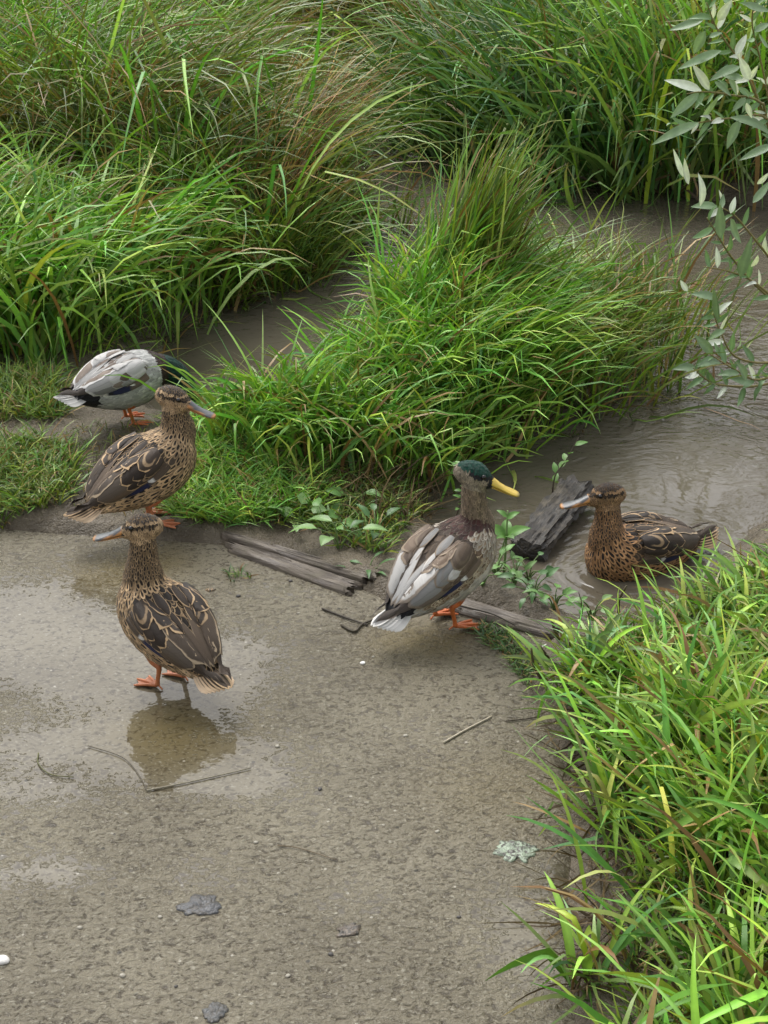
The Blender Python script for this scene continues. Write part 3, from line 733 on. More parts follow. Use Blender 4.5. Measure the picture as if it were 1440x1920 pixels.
# ------------------------------------------------------------------ timber
def board(name, corners_px, thick, label, mat, z=0.02, seed=0, rough_=0.004, cat='plank'):
    """weathered board: four pixel corners on the ground (start-left, end-left, end-right, start-right)"""
    A, B, C_, D = [G(*q, z) for q in corners_px]
    r = np.random.default_rng(seed)
    nl, nw = 46, 15
    prof = np.cumsum(r.normal(size=nw)) ; prof = (prof - prof.mean()) / (np.abs(prof).max() + 1e-6)
    crack = [int(q) for q in r.integers(2, nw - 2, 3)]
    o3 = (A + B + C_ + D) / 4; o3[2] = 0
    ax = ((B + C_) - (A + D)); rz = math.atan2(ax[1], ax[0])
    V = []
    for i in range(nl):
        t_ = i / (nl - 1)
        for j in range(nw):
            s_ = j / (nw - 1)
            tt = np.clip(t_ + (0.03 * math.sin(j * 2.1 + seed) + 0.02 * r.normal()) * (t_ < 0.03 or t_ > 0.97), -0.06, 1.06)
            p_ = (A * (1 - tt) + B * tt) * (1 - s_) + (D * (1 - tt) + C_ * tt) * s_
            zz = z + rough_ * prof[j] + 0.006 * float(fbm(t_ * 3 + seed, s_ * 9, 2, 3))
            for c_ in crack:
                if j == c_ and math.sin(t_ * 7 + c_ * 1.7 + seed) > -0.2: zz -= 0.011
            if j in (0, nw - 1): zz -= 0.006
            V.append([p_[0], p_[1], zz])
    V = np.array(V)
    low = V.copy(); low[:, 2] = z - thick
    n = nl * nw
    F = [(i * nw + j, i * nw + j + 1, (i + 1) * nw + j + 1, (i + 1) * nw + j) for i in range(nl - 1) for j in range(nw - 1)]
    F += [tuple(q + n for q in f_[::-1]) for f_ in F]
    rim = [j for j in range(nw)] + [i * nw + nw - 1 for i in range(1, nl)] + [(nl - 1) * nw + j for j in range(nw - 2, -1, -1)] + [i * nw for i in range(nl - 2, 0, -1)]
    F += [(rim[k], rim[(k + 1) % len(rim)], rim[(k + 1) % len(rim)] + n, rim[k] + n) for k in range(len(rim))]
    Vw = np.vstack([V, low]) - o3
    cr, sr = math.cos(-rz), math.sin(-rz)
    Vl = np.stack([Vw[:, 0] * cr - Vw[:, 1] * sr, Vw[:, 0] * sr + Vw[:, 1] * cr, Vw[:, 2]], 1)
    o = mesh_obj(name, Vl, F, mat)
    o.location = o3; o.rotation_euler = (0, 0, rz)
    bm = bmesh.new(); bm.from_mesh(o.data); bmesh.ops.recalc_face_normals(bm, faces=bm.faces[:]); bm.to_mesh(o.data); bm.free()
    return tag(o, label, cat)
board('timber_board', [(432, 1008), (672, 1089), (655, 1110), (436, 1030)], 0.045, 'long weathered grey timber board lying along the path edge', M_BOARD, 0.013, 1)
board('timber_board', [(425, 995), (700, 1071), (690, 1086), (428, 1005)], 0.05, 'narrow cracked timber board along the weedy back of the wider board', M_BOARD, 0.022, 2)
board('timber_board', [(835, 1108), (1045, 1172), (1030, 1190), (815, 1132)], 0.05, 'mud stained timber board under the yellow billed duck', M_BOARD, 0.012, 3)

def log():
    A, B = G(995, 1038, WATER_Z), G(1076, 952, WATER_Z)
    o3 = A.copy(); d = B - A; L = np.linalg.norm(d) + 0.03; rz = math.atan2(d[1], d[0])
    nl, k = 60, 44; r = np.random.default_rng(9)
    ridge = np.abs(np.sin(np.cumsum(0.3 + 0.5 * r.random(k))))
    V = []
    for i in range(nl):
        t_ = i / (nl - 1)
        for j in range(k):
            a = 2 * math.pi * j / k
            rr = 1 - 0.22 * ridge[j] + 0.55 * float(fbm(t_ * 5, j * 0.55, 1, 3)) + 0.25 * float(fbm(t_ * 22, j * 1.3, 1, 2))
            rag = (0.05 * float(fbm(j * 0.5, 3.3, 1, 2)) * 2) if i == nl - 1 else 0
            yy = 0.053 * math.copysign(abs(math.cos(a)) ** 0.7, math.cos(a)) * rr * (1 - 0.08 * t_)
            zz = 0.038 * math.copysign(abs(math.sin(a)) ** 0.7, math.sin(a)) * rr
            V.append([-0.03 + (L + 0.02) * t_ + rag, yy, zz + 0.018 + 0.03 * t_])
    F = [(i * k + j, i * k + (j + 1) % k, (i + 1) * k + (j + 1) % k, (i + 1) * k + j) for i in range(nl - 1) for j in range(k)]
    V += [[-0.04, 0, 0.018], [L - 0.04, 0, 0.045]]
    F += [(nl * k, (j + 1) % k, j) for j in range(k)] + [(nl * k + 1, (nl - 1) * k + j, (nl - 1) * k + (j + 1) % k) for j in range(k)]
    o = mesh_obj('rotten_log', V, F, M_LOG, smooth=False)
    o.location = o3; o.rotation_euler = (0, 0, rz)
    tag(o, 'dark rotten split log lying in the water between two ducks', 'log')
log()

# ------------------------------------------------------------------ broad-leaved weeds
GREEN = (0.105, 0.225, 0.050); PALE = (0.150, 0.260, 0.085); DARKG = (0.060, 0.140, 0.040)
def weed(name, px, py, n, L, W, label, h=(0.006, 0.045), col=GREEN, cat='plant', seed=0, z=None, spreadr=0.06, stems=True, group=None):
    r = np.random.default_rng(seed + 300)
    c = GF(px, py)
    root = empty(name, c); tag(root, label, cat, group)
    for i in range(n):
        a = 2 * math.pi * (i / n) + r.normal() * 0.4
        d = np.array([math.cos(a), math.sin(a), 0.0])
        z0 = h[0] + (h[1] - h[0]) * r.random()
        foot = c + d * spreadr * (0.3 + 0.7 * r.random()) + np.array([0, 0, z0])
        ll = L * (0.7 + 0.6 * r.random())
        tipp = foot + d * ll + np.array([0, 0, ll * r.normal() * 0.3])
        leaf_obj(root, c, foot, tipp, W * (0.8 + 0.4 * r.random()), (r.normal() * 0.3, r.normal() * 0.3 - 0.3, 1), col, fold=0.18, droop=0.1, shape=0.8, ruffle=0.06)
        if stems: stick('stalk', root, c, [c + np.array([0, 0, -0.01]), (c * 0.6 + foot * 0.4) + np.array([0, 0, z0 * 0.3]), foot], 0.0022, 0.0013, (0.10, 0.16, 0.05), m=3, k=5)
    return root
for i, (px, py, n, L, W, lab, cl) in enumerate([
        (560, 985, 5, 0.050, 0.030, 'broad pale leaved weed behind the middle of the plank', PALE), (520, 965, 4, 0.050, 0.028, 'broad leaved weed in the short grass behind the plank', GREEN),
        (636, 1028, 4, 0.065, 0.032, 'weed with flat pale leaves against the back of the plank', PALE), (605, 1000, 4, 0.055, 0.030, 'small dock plant behind the plank beside the dead stems', GREEN),
        (665, 960, 5, 0.045, 0.024, 'low green weed among the dead stems', GREEN), (705, 1010, 5, 0.045, 0.022, 'leafy weed beside the tail of the yellow billed duck', DARKG),
        (690, 1085, 6, 0.045, 0.012, 'tuft of narrow leaved weed at the plank end', DARKG)]):
    weed('broad_leaf_weed', px, py, n, L, W, lab, col=cl, seed=i, h=(0.02, 0.07))
# stem plant between duck and log
c = GF(945, 1075)
pl = empty('stem_plant', c); tag(pl, 'upright plant with a whorl of broad leaves before the rotten log', 'plant')
top = c + np.array([0.004, 0.01, 0.17])
stick('stalk', pl, c, [c, c + np.array([0.002, 0.0, 0.09]), top], 0.004, 0.0022, (0.15, 0.23, 0.08))
stick('stalk', pl, c, [c + np.array([-0.02, 0, 0]), c + np.array([-0.012, 0, 0.05]), c + np.array([0.0, 0, 0.10])], 0.003, 0.002, (0.15, 0.23, 0.08))
for k, (a, l, w_, z_) in enumerate([(0.0, 0.062, 0.032, 0.10), (2.9, 0.060, 0.032, 0.10), (-1.2, 0.045, 0.026, 0.098), (1.5, 0.05, 0.028, 0.105), (-2.2, 0.05, 0.028, 0.095), (0.3, 0.035, 0.018, 0.15), (2.6, 0.03, 0.015, 0.155)]):
    d = np.array([math.cos(a), math.sin(a), 0.42]); f0 = c + np.array([0.002, 0.002, z_])
    leaf_obj(pl, c, f0, f0 + d * l, w_, (0, -0.5, 1), GREEN, fold=0.25, droop=0.12, shape=0.85, ruffle=0.08)
for i, (px, py, n, lab) in enumerate([(930, 1075, 9, 'low leafy weed at the foot of the stem plant'), (965, 1095, 11, 'low leafy weed mat at the near end of the log'), (1000, 1120, 11, 'low leafy weed on the bank between the log and the board'),
                                       (1040, 1140, 9, 'low leafy weed at the water edge beyond the board'), (1110, 1165, 9, 'low leafy weed where the stream meets the path'), (990, 1085, 8, 'small yellowish weed beside the near end of the log'), (905, 1095, 7, 'low weed behind the orange feet of the yellow billed duck')]):
    weed('low_weed', px, py, n, 0.032, 0.016, lab, h=(0.005, 0.055), col=(GREEN, PALE, DARKG)[i % 3], seed=40 + i, spreadr=0.05)
# small saplings
def sapling(px, py, pts, label, n, seed, ll=0.022):
    r = np.random.default_rng(seed)
    c = G(px, py); c[2] = float(floor_z(c[0], c[1])) - 0.01
    o = empty('sapling', c); tag(o, label, 'sapling')
    P = spline([c] + [at(x, y, c[1] + 0.02 * i) for i, (x, y) in enumerate(pts)], 6)
    V, F = tube(P, np.linspace(0.0028, 0.0010, len(P)), 5)
    mesh_obj('stem', V - c, F, M_TWIG, o, attrs={'tint': np.tile((0.06, 0.045, 0.03), (len(V), 1))})
    for i in range(n):
        q = P[int((0.3 + 0.7 * i / n) * (len(P) - 1))]
        d = r.normal(size=3); d[2] = abs(d[2]) * 0.5; d /= np.linalg.norm(d)
        leaf_obj(o, c, q, q + d * ll * (0.7 + 0.6 * r.random()), ll * 0.5, (0, -0.4, 1), GREEN if r.random() < 0.6 else PALE, fold=0.15, rows=5)
sapling(835, 990, [(858, 960), (866, 920), (868, 880), (850, 865)], 'small leafy twig sapling behind the head of the yellow billed duck', 18, 5)
sapling(1035, 925, [(1040, 895), (1060, 865), (1085, 820)], 'thin dark twig with few leaves rising by the log', 7, 6, 0.035)
sapling(1085, 1170, [(1092, 1140), (1085, 1110)], 'dark dead stalk with few leaves standing at the water edge', 3, 7)
for k, pts in enumerate([[(1050, 1215), (1040, 1180), (1035, 1165)], [(1070, 1225), (1068, 1190), (1062, 1165)], [(1035, 1250), (1018, 1220), (1005, 1205)], [(1020, 1290), (1002, 1250), (996, 1215)], [(1165, 1170), (1160, 1130), (1175, 1098)]]):
    a = G(*pts[0]); a[2] = float(floor_z(a[0], a[1])) - 0.01
    o = stick('dead_stalk', None, a, [a] + [at(x, y, a[1]) for x, y in pts[1:]], 0.0042, 0.0022, (0.075, 0.06, 0.028))
    o.location = a; tag(o, 'short dead brown stalk sticking up from the path corner plants' if k < 4 else 'crooked dark stalk rising from the stream edge by the swimming duck', 'stalk', 'dead stalks at the path corner' if k < 4 else None)

# ------------------------------------------------------------------ ducks
def loft(secs, k=28):
    """secs: list of (center(3), fwd(3), up(3), half_w, half_up, half_dn)"""
    V = []
    for c, fw, up, hw, hu, hd in secs:
        c, fw, up = map(lambda q: np.asarray(q, float), (c, fw, up))
        sd__ = np.cross(up, fw); sd__ /= np.linalg.norm(sd__)
        for j in range(k):
            a = 2 * math.pi * j / k
            s_, c_ = math.sin(a), math.cos(a)
            V.append(c + sd__ * s_ * hw + up * c_ * (hu if c_ > 0 else hd))
    n = len(secs)
    F = [(i * k + j, i * k + (j + 1) % k, (i + 1) * k + (j + 1) % k, (i + 1) * k + j) for i in range(n - 1) for j in range(k)]
    F += [tuple(range(k))[::-1], tuple(range((n - 1) * k, n * k))]
    return np.array(V), F
BODY = np.array([  # x, half width, top, bottom
    [-0.190, 0.012, 0.018, 0.002], [-0.172, 0.030, 0.028, 0.016], [-0.142, 0.048, 0.040, 0.036], [-0.10, 0.068, 0.054, 0.062], [-0.05, 0.084, 0.066, 0.088],
    [0.0, 0.093, 0.073, 0.100], [0.045, 0.092, 0.073, 0.101], [0.082, 0.083, 0.066, 0.092], [0.110, 0.067, 0.054, 0.074], [0.130, 0.046, 0.037, 0.050], [0.142, 0.018, 0.015, 0.018]])
BODY[:, 1] *= 0.93
def bsec(x):
    return [np.interp(x, BODY[:, 0], BODY[:, i]) for i in (1, 2, 3)]
HEAD = [(-0.043, 0.004, 0.004, 0.004, 0.000), (-0.038, 0.013, 0.014, 0.013, 0.000), (-0.026, 0.020, 0.023, 0.021, 0.0), (-0.010, 0.0235, 0.028, 0.025, 0.0), (0.006, 0.0235, 0.028, 0.025, 0.0),
        (0.020, 0.0195, 0.022, 0.022, -0.001), (0.032, 0.0145, 0.0125, 0.017, -0.003), (0.042, 0.0105, 0.007, 0.012, -0.005), (0.047, 0.006, 0.004, 0.007, -0.006)]
BILL_U = [(0.030, 0.0112, 0.0085, 0.004, -0.003), (0.040, 0.0108, 0.0085, 0.003, -0.006), (0.052, 0.0100, 0.0060, 0.003, -0.0085), (0.066, 0.0108, 0.0042, 0.0025, -0.0110), (0.080, 0.0128, 0.0034, 0.0022, -0.0125), (0.089, 0.0124, 0.0030, 0.002, -0.0135), (0.0945, 0.0095, 0.0028, 0.0025, -0.0142), (0.097, 0.0045, 0.0018, 0.002, -0.0148)]
BILL_U = [(x, hw * 1.16, h1 * 1.3, h2 * 1.1, dz) for x, hw, h1, h2, dz in BILL_U]
BILL_L = [(0.030, 0.0095, 0.003, 0.006, -0.0095), (0.045, 0.0088, 0.002, 0.0042, -0.0120), (0.065, 0.0095, 0.0018, 0.0028, -0.0150), (0.082, 0.0108, 0.0015, 0.0022, -0.0160), (0.091, 0.0080, 0.0012, 0.0016, -0.0165), (0.0935, 0.003, 0.001, 0.001, -0.0166)]

BUFF = np.array((0.56, 0.385, 0.215)); DBR = np.array((0.015, 0.010, 0.007)); MBR = np.array((0.108, 0.077, 0.052)); GBR = np.array((0.15, 0.118, 0.090))
WHITE = np.array((0.72, 0.70, 0.66)); BLACK = np.array((0.010, 0.010, 0.012)); GREENH = np.array((0.006, 0.040, 0.026)); GREYL = np.array((0.46, 0.45, 0.43))
RUST = np.array((0.30, 0.135, 0.045)); MAROON = np.array((0.055, 0.022, 0.018))

def plum_female(reg, q, r, rusty):
    """colour of a small feather -> centre, edge, threshold, chevron"""
    buff = BUFF * (0.75 + 0.5 * r.random())
    if rusty: buff = buff * 0.40 + RUST * (0.95 if reg in ('breast', 'neck', 'flank', 'belly') else 0.4)
    if reg == 'head':
        hx, hy, hz = q
        if hz > 0.0165: return DBR * 1.1, buff * 0.35, 0.75, 0
        if abs(hz - 0.0085) < 0.0038 and hx > -0.034: return DBR * 0.9, buff * 0.3, 0.8, 0
        if hz > 0.011: return buff * 0.55, buff * 0.9, 0.5, 0
        return buff * 0.38, buff * 0.92, 0.45, 0
    if reg == 'neck':
        return DBR * 1.6, buff * 0.58, 0.50, 0
    x, y, z = q
    if reg == 'breast': return DBR * 1.3, buff * 1.0, 0.48, 0.25 * (r.random() < 0.5)
    if reg == 'back': return DBR * 1.05, buff * 0.85, 0.80, 0.5 * (r.random() < 0.4)
    if reg == 'wing': return MBR * 0.75 * (0.6 + 0.5 * r.random()), buff * 0.95, 0.80, 0.55 * (r.random() < 0.4)
    if reg == 'flank': return DBR * 1.6, buff * 1.15, 0.52, 0.95 * (r.random() < 0.5)
    if reg == 'belly': return MBR * 0.9, buff * 1.1, 0.5, 0.2
    if reg == 'rump': return DBR * 1.0, buff * 0.8, 0.70, 0.3
    return MBR * 0.7, buff * 1.25 + 0.06, 0.45, 0.3      # vent
def plum_eclipse(reg, q, r, _):
    if reg == 'head':
        hx, hy, hz = q
        pale = np.array((0.30, 0.25, 0.18)) * (0.7 + 0.5 * r.random())
        if hz > 0.012 - 0.12 * max(0, hx): return GREENH * 1.1, GREENH * 1.3, 0.85, 0
        if abs(hz - 0.0075) < 0.0042 and hx > -0.015: return BLACK * 1.6, DBR, 0.85, 0
        if hx > 0.030: return BLACK * 2, DBR, 0.8, 0
        return pale * 0.62, pale * 1.1, 0.45, 0
    if reg == 'neck':
        z = q[2]
        g = np.array((0.26, 0.195, 0.130)) * (0.7 + 0.5 * r.random())
        return g * 0.6, g * 1.1, 0.5, 0
    x, y, z = q
    if reg == 'breast':
        if z > 0.0 and abs(y) < 0.048: return MAROON * (0.7 + 0.8 * r.random()), GBR * (0.6 + 0.5 * r.random()), 0.80, 0
        return np.array((0.24, 0.17, 0.105)), np.array((0.56, 0.50, 0.41)), 0.60, 0.6
    if reg == 'back': return np.array((0.095, 0.068, 0.047)) * (0.8 + 0.4 * r.random()), GBR * 0.8, 0.86, 0
    if reg == 'wing':
        if r.random() < 0.25: return GREYL * 1.15, WHITE, 0.7, 0
        return np.array((0.135, 0.088, 0.055)) * (0.8 + 0.4 * r.random()), np.array((0.40, 0.30, 0.20)), 0.86, 0.1
    if reg == 'flank': 
        if z < -0.028: return np.array((0.56, 0.50, 0.41)), np.array((0.72, 0.67, 0.58)), 0.5, 0.2
        return np.array((0.20, 0.12, 0.06)), np.array((0.62, 0.52, 0.38)), 0.66, 0.85
    if reg == 'belly': return np.array((0.58, 0.54, 0.46)), np.array((0.74, 0.70, 0.62)), 0.5, 0.2
    if reg == 'rump': return BLACK * 1.5, BLACK * 2, 0.8, 0
    return np.array((0.42, 0.37, 0.29)), WHITE * 0.85, 0.5, 0.1
def plum_drake(reg, q, r, _):
    if reg in ('head', 'neck'):
        return GREENH * (0.6 + 0.6 * r.random()), GREENH * 0.9, 0.85, 0
    x, y, z = q
    vg = np.array((0.52, 0.52, 0.49)) * (0.85 + 0.25 * r.random())
    if reg == 'breast': return np.array((0.035, 0.022, 0.018)) if x > 0.095 else vg * 0.85, MAROON if x > 0.095 else vg, 0.8, 0
    if reg == 'back':
        return (GREYL * 0.8, WHITE * 0.7, 0.7, 0) if r.random() < 0.4 else (np.array((0.16, 0.12, 0.09)), GREYL * 0.8, 0.7, 0)
    if reg == 'wing': return (np.array((0.17, 0.135, 0.105)), GREYL * 0.6, 0.85, 0) if r.random() < 0.6 else (GREYL * 0.9, WHITE * 0.8, 0.7, 0)
    if reg in ('flank', 'belly'): return vg * 0.92, vg * 1.12, 0.6, 0.2
    return BLACK, BLACK * 1.6, 0.8, 0
PLUMS = dict(female=plum_female, eclipse=plum_eclipse, drake=plum_drake)

ROWS = np.array([0.0, 0.25, 0.5, 0.72, 0.89, 1.0]); RW = np.array([0.45, 0.86, 1.0, 0.95, 0.66, 0.10])
UC = np.array([-1, -0.45, 0.0, 0.45, 1])
def duck(name, label, loc, heading, plum, pitch, zc, neck, head_yaw, head_pitch, scale=1.0, bill='female', swim=False, rusty=False, seed=0, legs=((-0.02, 0.035, 0.0), (-0.02, -0.035, 0.0)), cat='duck', group=None):
    r = np.random.default_rng(seed + 50)
    root = empty(name, loc, rad(heading)); root.scale = (scale,) * 3
    tag(root, label, cat, group)
    th = rad(pitch); ct, st = math.cos(th), math.sin(th)
    def W(p):                                   # body frame -> duck frame
        p = np.asarray(p, float)
        return np.stack([p[..., 0] * ct - p[..., 2] * st, p[..., 1], p[..., 0] * st + p[..., 2] * ct + zc], -1)
    def Winv(p):
        p = np.asarray(p, float); x, z = p[..., 0], p[..., 2] - zc
        return np.stack([x * ct + z * st, p[..., 1], -x * st + z * ct], -1)
    fwd, up = np.array([ct, 0, st]), np.array([-st, 0, ct])
    xs = np.linspace(-0.190, 0.142, 26)
    secs = [(W([x, 0, 0]), fwd, up, *bsec(x)) for x in xs]
    V0, F0 = loft(secs)
    # wings folded against the sides
    for sgn in (1, -1):
        ws = []
        for t_ in np.linspace(0, 1, 14):
            x = 0.070 - 0.245 * t_
            w_, tp_, _b = bsec(max(x, -0.17))
            e = math.sin(math.pi * min(1, t_ * 0.93 + 0.04)) ** 0.6
            ws.append((W([x, sgn * (w_ * 0.68), tp_ * 0.46 + 0.004]), fwd, up, 0.026 * e + 0.002, 0.036 * e + 0.002, 0.036 * e * (1 - 0.35 * t_) + 0.002))
        a, b = loft(ws, 16)
        F0 = F0 + [tuple(q + len(V0) for q in f_) for f_ in b]; V0 = np.vstack([V0, a])
    # neck: first point in body frame, others in duck frame, last = head centre
    npts = [W(neck[0][0])] + [np.array(q[0], float) for q in neck[1:]]
    nr = [q[1] * ((1.0, 1.04, 1.12, 1.12, 1.1) if plum != 'eclipse' else (1.0, 1.0, 1.0, 1.03, 1.06))[i_] for i_, q in enumerate(neck)]
    C = spline(npts, 7); Rn = np.interp(np.linspace(0, len(nr) - 1, len(C)), np.arange(len(nr)), nr)
    T = np.gradient(C, axis=0); T /= np.linalg.norm(T, axis=1, keepdims=True)
    secs = []
    for c_, t_, r_ in zip(C, T, Rn):
        u_ = np.cross(t_, np.array([0, 1.0, 0])); u_ /= np.linalg.norm(u_)
        secs.append((c_, t_, u_, r_ * 0.92, r_, r_))
    a, b = loft(secs, 20); F0 = F0 + [tuple(q + len(V0) for q in f_) for f_ in b]; V0 = np.vstack([V0, a])
    hy, hp = rad(head_yaw), rad(head_pitch)
    hf = np.array([math.cos(hy) * math.cos(hp), math.sin(hy) * math.cos(hp), math.sin(hp)])
    hs_ = np.array([-math.sin(hy), math.cos(hy), 0]); hu = np.cross(hf, hs_)
    Hc = npts[-1]
    HSC = 1.20
    def HW(p):
        p = np.asarray(p, float) * HSC; return Hc + p[..., 0:1] * hf + p[..., 1:2] * hs_ + p[..., 2:3] * hu
    def HI(p):
        d = (np.asarray(p, float) - Hc) / HSC; return np.stack([d @ hf, d @ hs_, d @ hu], -1)
    a, b = loft([(HW(np.array([x, 0, dz])), hf, hu, hw * HSC, h1 * HSC, h2 * HSC) for x, hw, h1, h2, dz in HEAD], 20)
    F0 = F0 + [tuple(q + len(V0) for q in f_) for f_ in b]; V0 = np.vstack([V0, a])
    # weld everything into one continuous skin
    tmp = mesh_obj('tmp', V0, F0, None)
    bm = bmesh.new(); bm.from_mesh(tmp.data); bmesh.ops.recalc_face_normals(bm, faces=bm.faces[:]); bm.to_mesh(tmp.data); bm.free()
    m1 = tmp.modifiers.new('r', 'REMESH'); m1.mode = 'VOXEL'; m1.voxel_size = 0.0042
    m2 = tmp.modifiers.new('s', 'SMOOTH'); m2.factor = 0.5; m2.iterations = 7
    dg = bpy.context.evaluated_depsgraph_get(); dg.update()
    me = bpy.data.meshes.new_from_object(tmp.evaluated_get(dg))
    bpy.data.objects.remove(tmp)
    nv = len(me.vertices); P = np.empty(nv * 3, np.float32); me.vertices.foreach_get('co', P); P = P.reshape(-1, 3).astype(float)
    me.calc_loop_triangles()
    tri = np.empty(len(me.loop_triangles) * 3, np.int32); me.loop_triangles.foreach_get('vertices', tri); tri = tri.reshape(-1, 3)
    bvh = BVHTree.FromPolygons([tuple(q) for q in P], [tuple(q) for q in tri])
    # flow line from bill to tail
    SP = np.vstack([HW(np.array([0.045, 0, 0]))[None].reshape(1, 3), Hc[None], C[::-1][2:]])
    cut = [i for i in range(len(SP)) if i < 2 or Winv(SP[i])[0] > 0.02 or True]
    SP = np.vstack([SP[cut], W(np.array([[0.02, 0, 0.0], [-0.05, 0, 0], [-0.11, 0, 0], [-0.17, 0, 0.0], [-0.24, 0, 0.0]]))])
    SR = np.concatenate([[0.012, 0.026], Rn[::-1][2:], [0.085, 0.08, 0.06, 0.03, 0.02]])
    seg_a, seg_b = SP[:-1], SP[1:]; segr = (SR[:-1] + SR[1:]) / 2
    def flow(p):
        e = seg_b - seg_a; t_ = np.clip(((p - seg_a) * e).sum(1) / ((e * e).sum(1) + 1e-12), 0, 1)
        d = np.linalg.norm(p - seg_a - e * t_[:, None], axis=1) / segr
        wgt = np.exp(-4 * (d - d.min())); f_ = (e / (np.linalg.norm(e, axis=1, keepdims=True) + 1e-9) * wgt[:, None]).sum(0)
        return f_ / (np.linalg.norm(f_) + 1e-9)
    nk = C[len(C) // 3:]; nkr = Rn[len(C) // 3:]
    def region(p):
        h = HI(p)
        if -0.05 < h[0] < 0.05 and abs(h[1]) < 0.03 and -0.024 < h[2] < 0.035 and np.linalg.norm(p - Hc) < 0.05: return 'head', h
        b_ = Winv(p)
        dn = np.linalg.norm(nk - p, axis=1) / nkr
        bw, bt, bb = bsec(np.clip(b_[0], -0.188, 0.141))
        ell = math.sqrt((b_[1] / bw) ** 2 + (b_[2] / (bt if b_[2] > 0 else bb)) ** 2) if -0.25 < b_[0] < 0.142 else 9
        if dn.min() < 1.2 and (ell > 1.25): return 'neck', b_
        x, y, z = b_
        if x > 0.068 - 0.25 * max(0, z): return 'breast', b_
        if x < -0.118: return ('rump' if z > 0.006 else 'vent'), b_
        if z > 0.050: return 'back', b_
        if z > 0.016: return 'wing', b_
        if z > -0.070: return 'flank', b_
        return 'belly', b_
    pf = PLUMS[plum]
    base_col = np.array([(lambda c: c[0] * 0.55 + c[1] * 0.45)(pf(*region(q), r, rusty)) for q in P])
    me.attributes.new('tint', 'FLOAT_COLOR', 'POINT').data.foreach_set('color', np.hstack([base_col, np.ones((nv, 1))]).astype(np.float32).ravel())
    me.materials.append(M_PLUME)
    me.polygons.foreach_set('use_smooth', np.ones(len(me.polygons), bool))
    me.name = 'body'
    body = bpy.data.objects.new('body', me); COL.objects.link(body); body.parent = root
    # small contour feathers, each a little shield lying on the skin
    A_ = P[tri[:, 0]]; B_ = P[tri[:, 1]]; C_ = P[tri[:, 2]]
    ar = np.linalg.norm(np.cross(B_ - A_, C_ - A_), axis=1); cum = np.cumsum(ar); cum /= cum[-1]
    ncand = 15000
    ti = np.searchsorted(cum, r.random(ncand)); u1, u2 = r.random(ncand), r.random(ncand); fl = u1 + u2 > 1; u1[fl] = 1 - u1[fl]; u2[fl] = 1 - u2[fl]
    cand = A_[ti] + (B_ - A_)[ti] * u1[:, None] + (C_ - A_)[ti] * u2[:, None]
    SPC = dict(head=0.0042, neck=0.0062, breast=0.0098, back=0.0135, wing=0.0150, flank=0.0125, belly=0.0125, rump=0.0120, vent=0.0110)
    LEN = dict(head=2.0, neck=2.2, breast=2.5, back=2.3, wing=2.3, flank=2.7, belly=2.0, rump=2.3, vent=2.6)
    cell = {}; FV, FC, FE, FU = [], [], [], []
    for p in cand:
        if swim and p[2] < -0.02: continue
        reg, q = region(p); s_ = SPC[reg]
        if plum == 'drake' and reg in ('flank', 'belly', 'breast'): s_ *= 0.7
        key = tuple((p / 0.02).astype(int)); bad = False
        for dx in (-1, 0, 1):
            for dy in (-1, 0, 1):
                for dz in (-1, 0, 1):
                    for o_ in cell.get((key[0] + dx, key[1] + dy, key[2] + dz), ()):
                        if (o_[0] - p[0]) ** 2 + (o_[1] - p[1]) ** 2 + (o_[2] - p[2]) ** 2 < s_ * s_: bad = True; break
                    if bad: break
                if bad: break
            if bad: break
        if bad: continue
        cell.setdefault(key, []).append(p)
        _, nrm, _, _ = bvh.find_nearest(Vector(p)); nrm = np.array(nrm)
        d = flow(p) + r.normal(size=3) * 0.10
        if reg == 'flank': d = d + up * 0.18
        d = d - nrm * (d @ nrm); d /= np.linalg.norm(d) + 1e-9
        sdv = np.cross(nrm, d)
        L = s_ * LEN[reg] * (0.85 + 0.3 * r.random()); hw = s_ * (0.72 if reg in ('back', 'wing', 'rump', 'head') else 0.58) * (0.9 + 0.2 * r.random())
        ce, eg, thr, chv = pf(reg, q, r, rusty); rn_ = r.random()
        thr = min(0.92, thr + r.normal() * 0.07); ce = ce * (0.7 + 0.7 * r.random()); eg = eg * (0.7 + 0.5 * r.random())
        lift = 0.0006 + 0.0012 * (L / 0.03)
        for v_, rw in zip(ROWS, RW):
            for u_ in UC:
                g = p + d * L * (v_ - 0.35) + sdv * hw * rw * u_
                loc_, n_, _, dd = bvh.find_nearest(Vector(g))
                pos = np.array(loc_) + np.array(n_) * (0.0003 + lift * v_ - 0.0006 * abs(u_) * L / 0.03)
                FV.append(pos); FC.append((*ce, thr)); FE.append((*eg, chv)); FU.append((0.5 + u_ / 2, v_, rn_, 0.28))
    nfe = len(FV) // 30
    q = np.arange(nfe)[:, None] * 30
    fb = np.array([(i * 5 + j, i * 5 + j + 1, (i + 1) * 5 + j + 1, (i + 1) * 5 + j) for i in range(5) for j in range(4)])
    FF = (q[:, :, None] + fb[None]).reshape(-1, 4)
    pm = mesh_obj('plumage', FV, FF, M_FEATHER, root, attrs={'center': np.array(FC), 'edge': np.array(FE), 'fuv': np.array(FU)})
    tag(pm, kind='stuff')
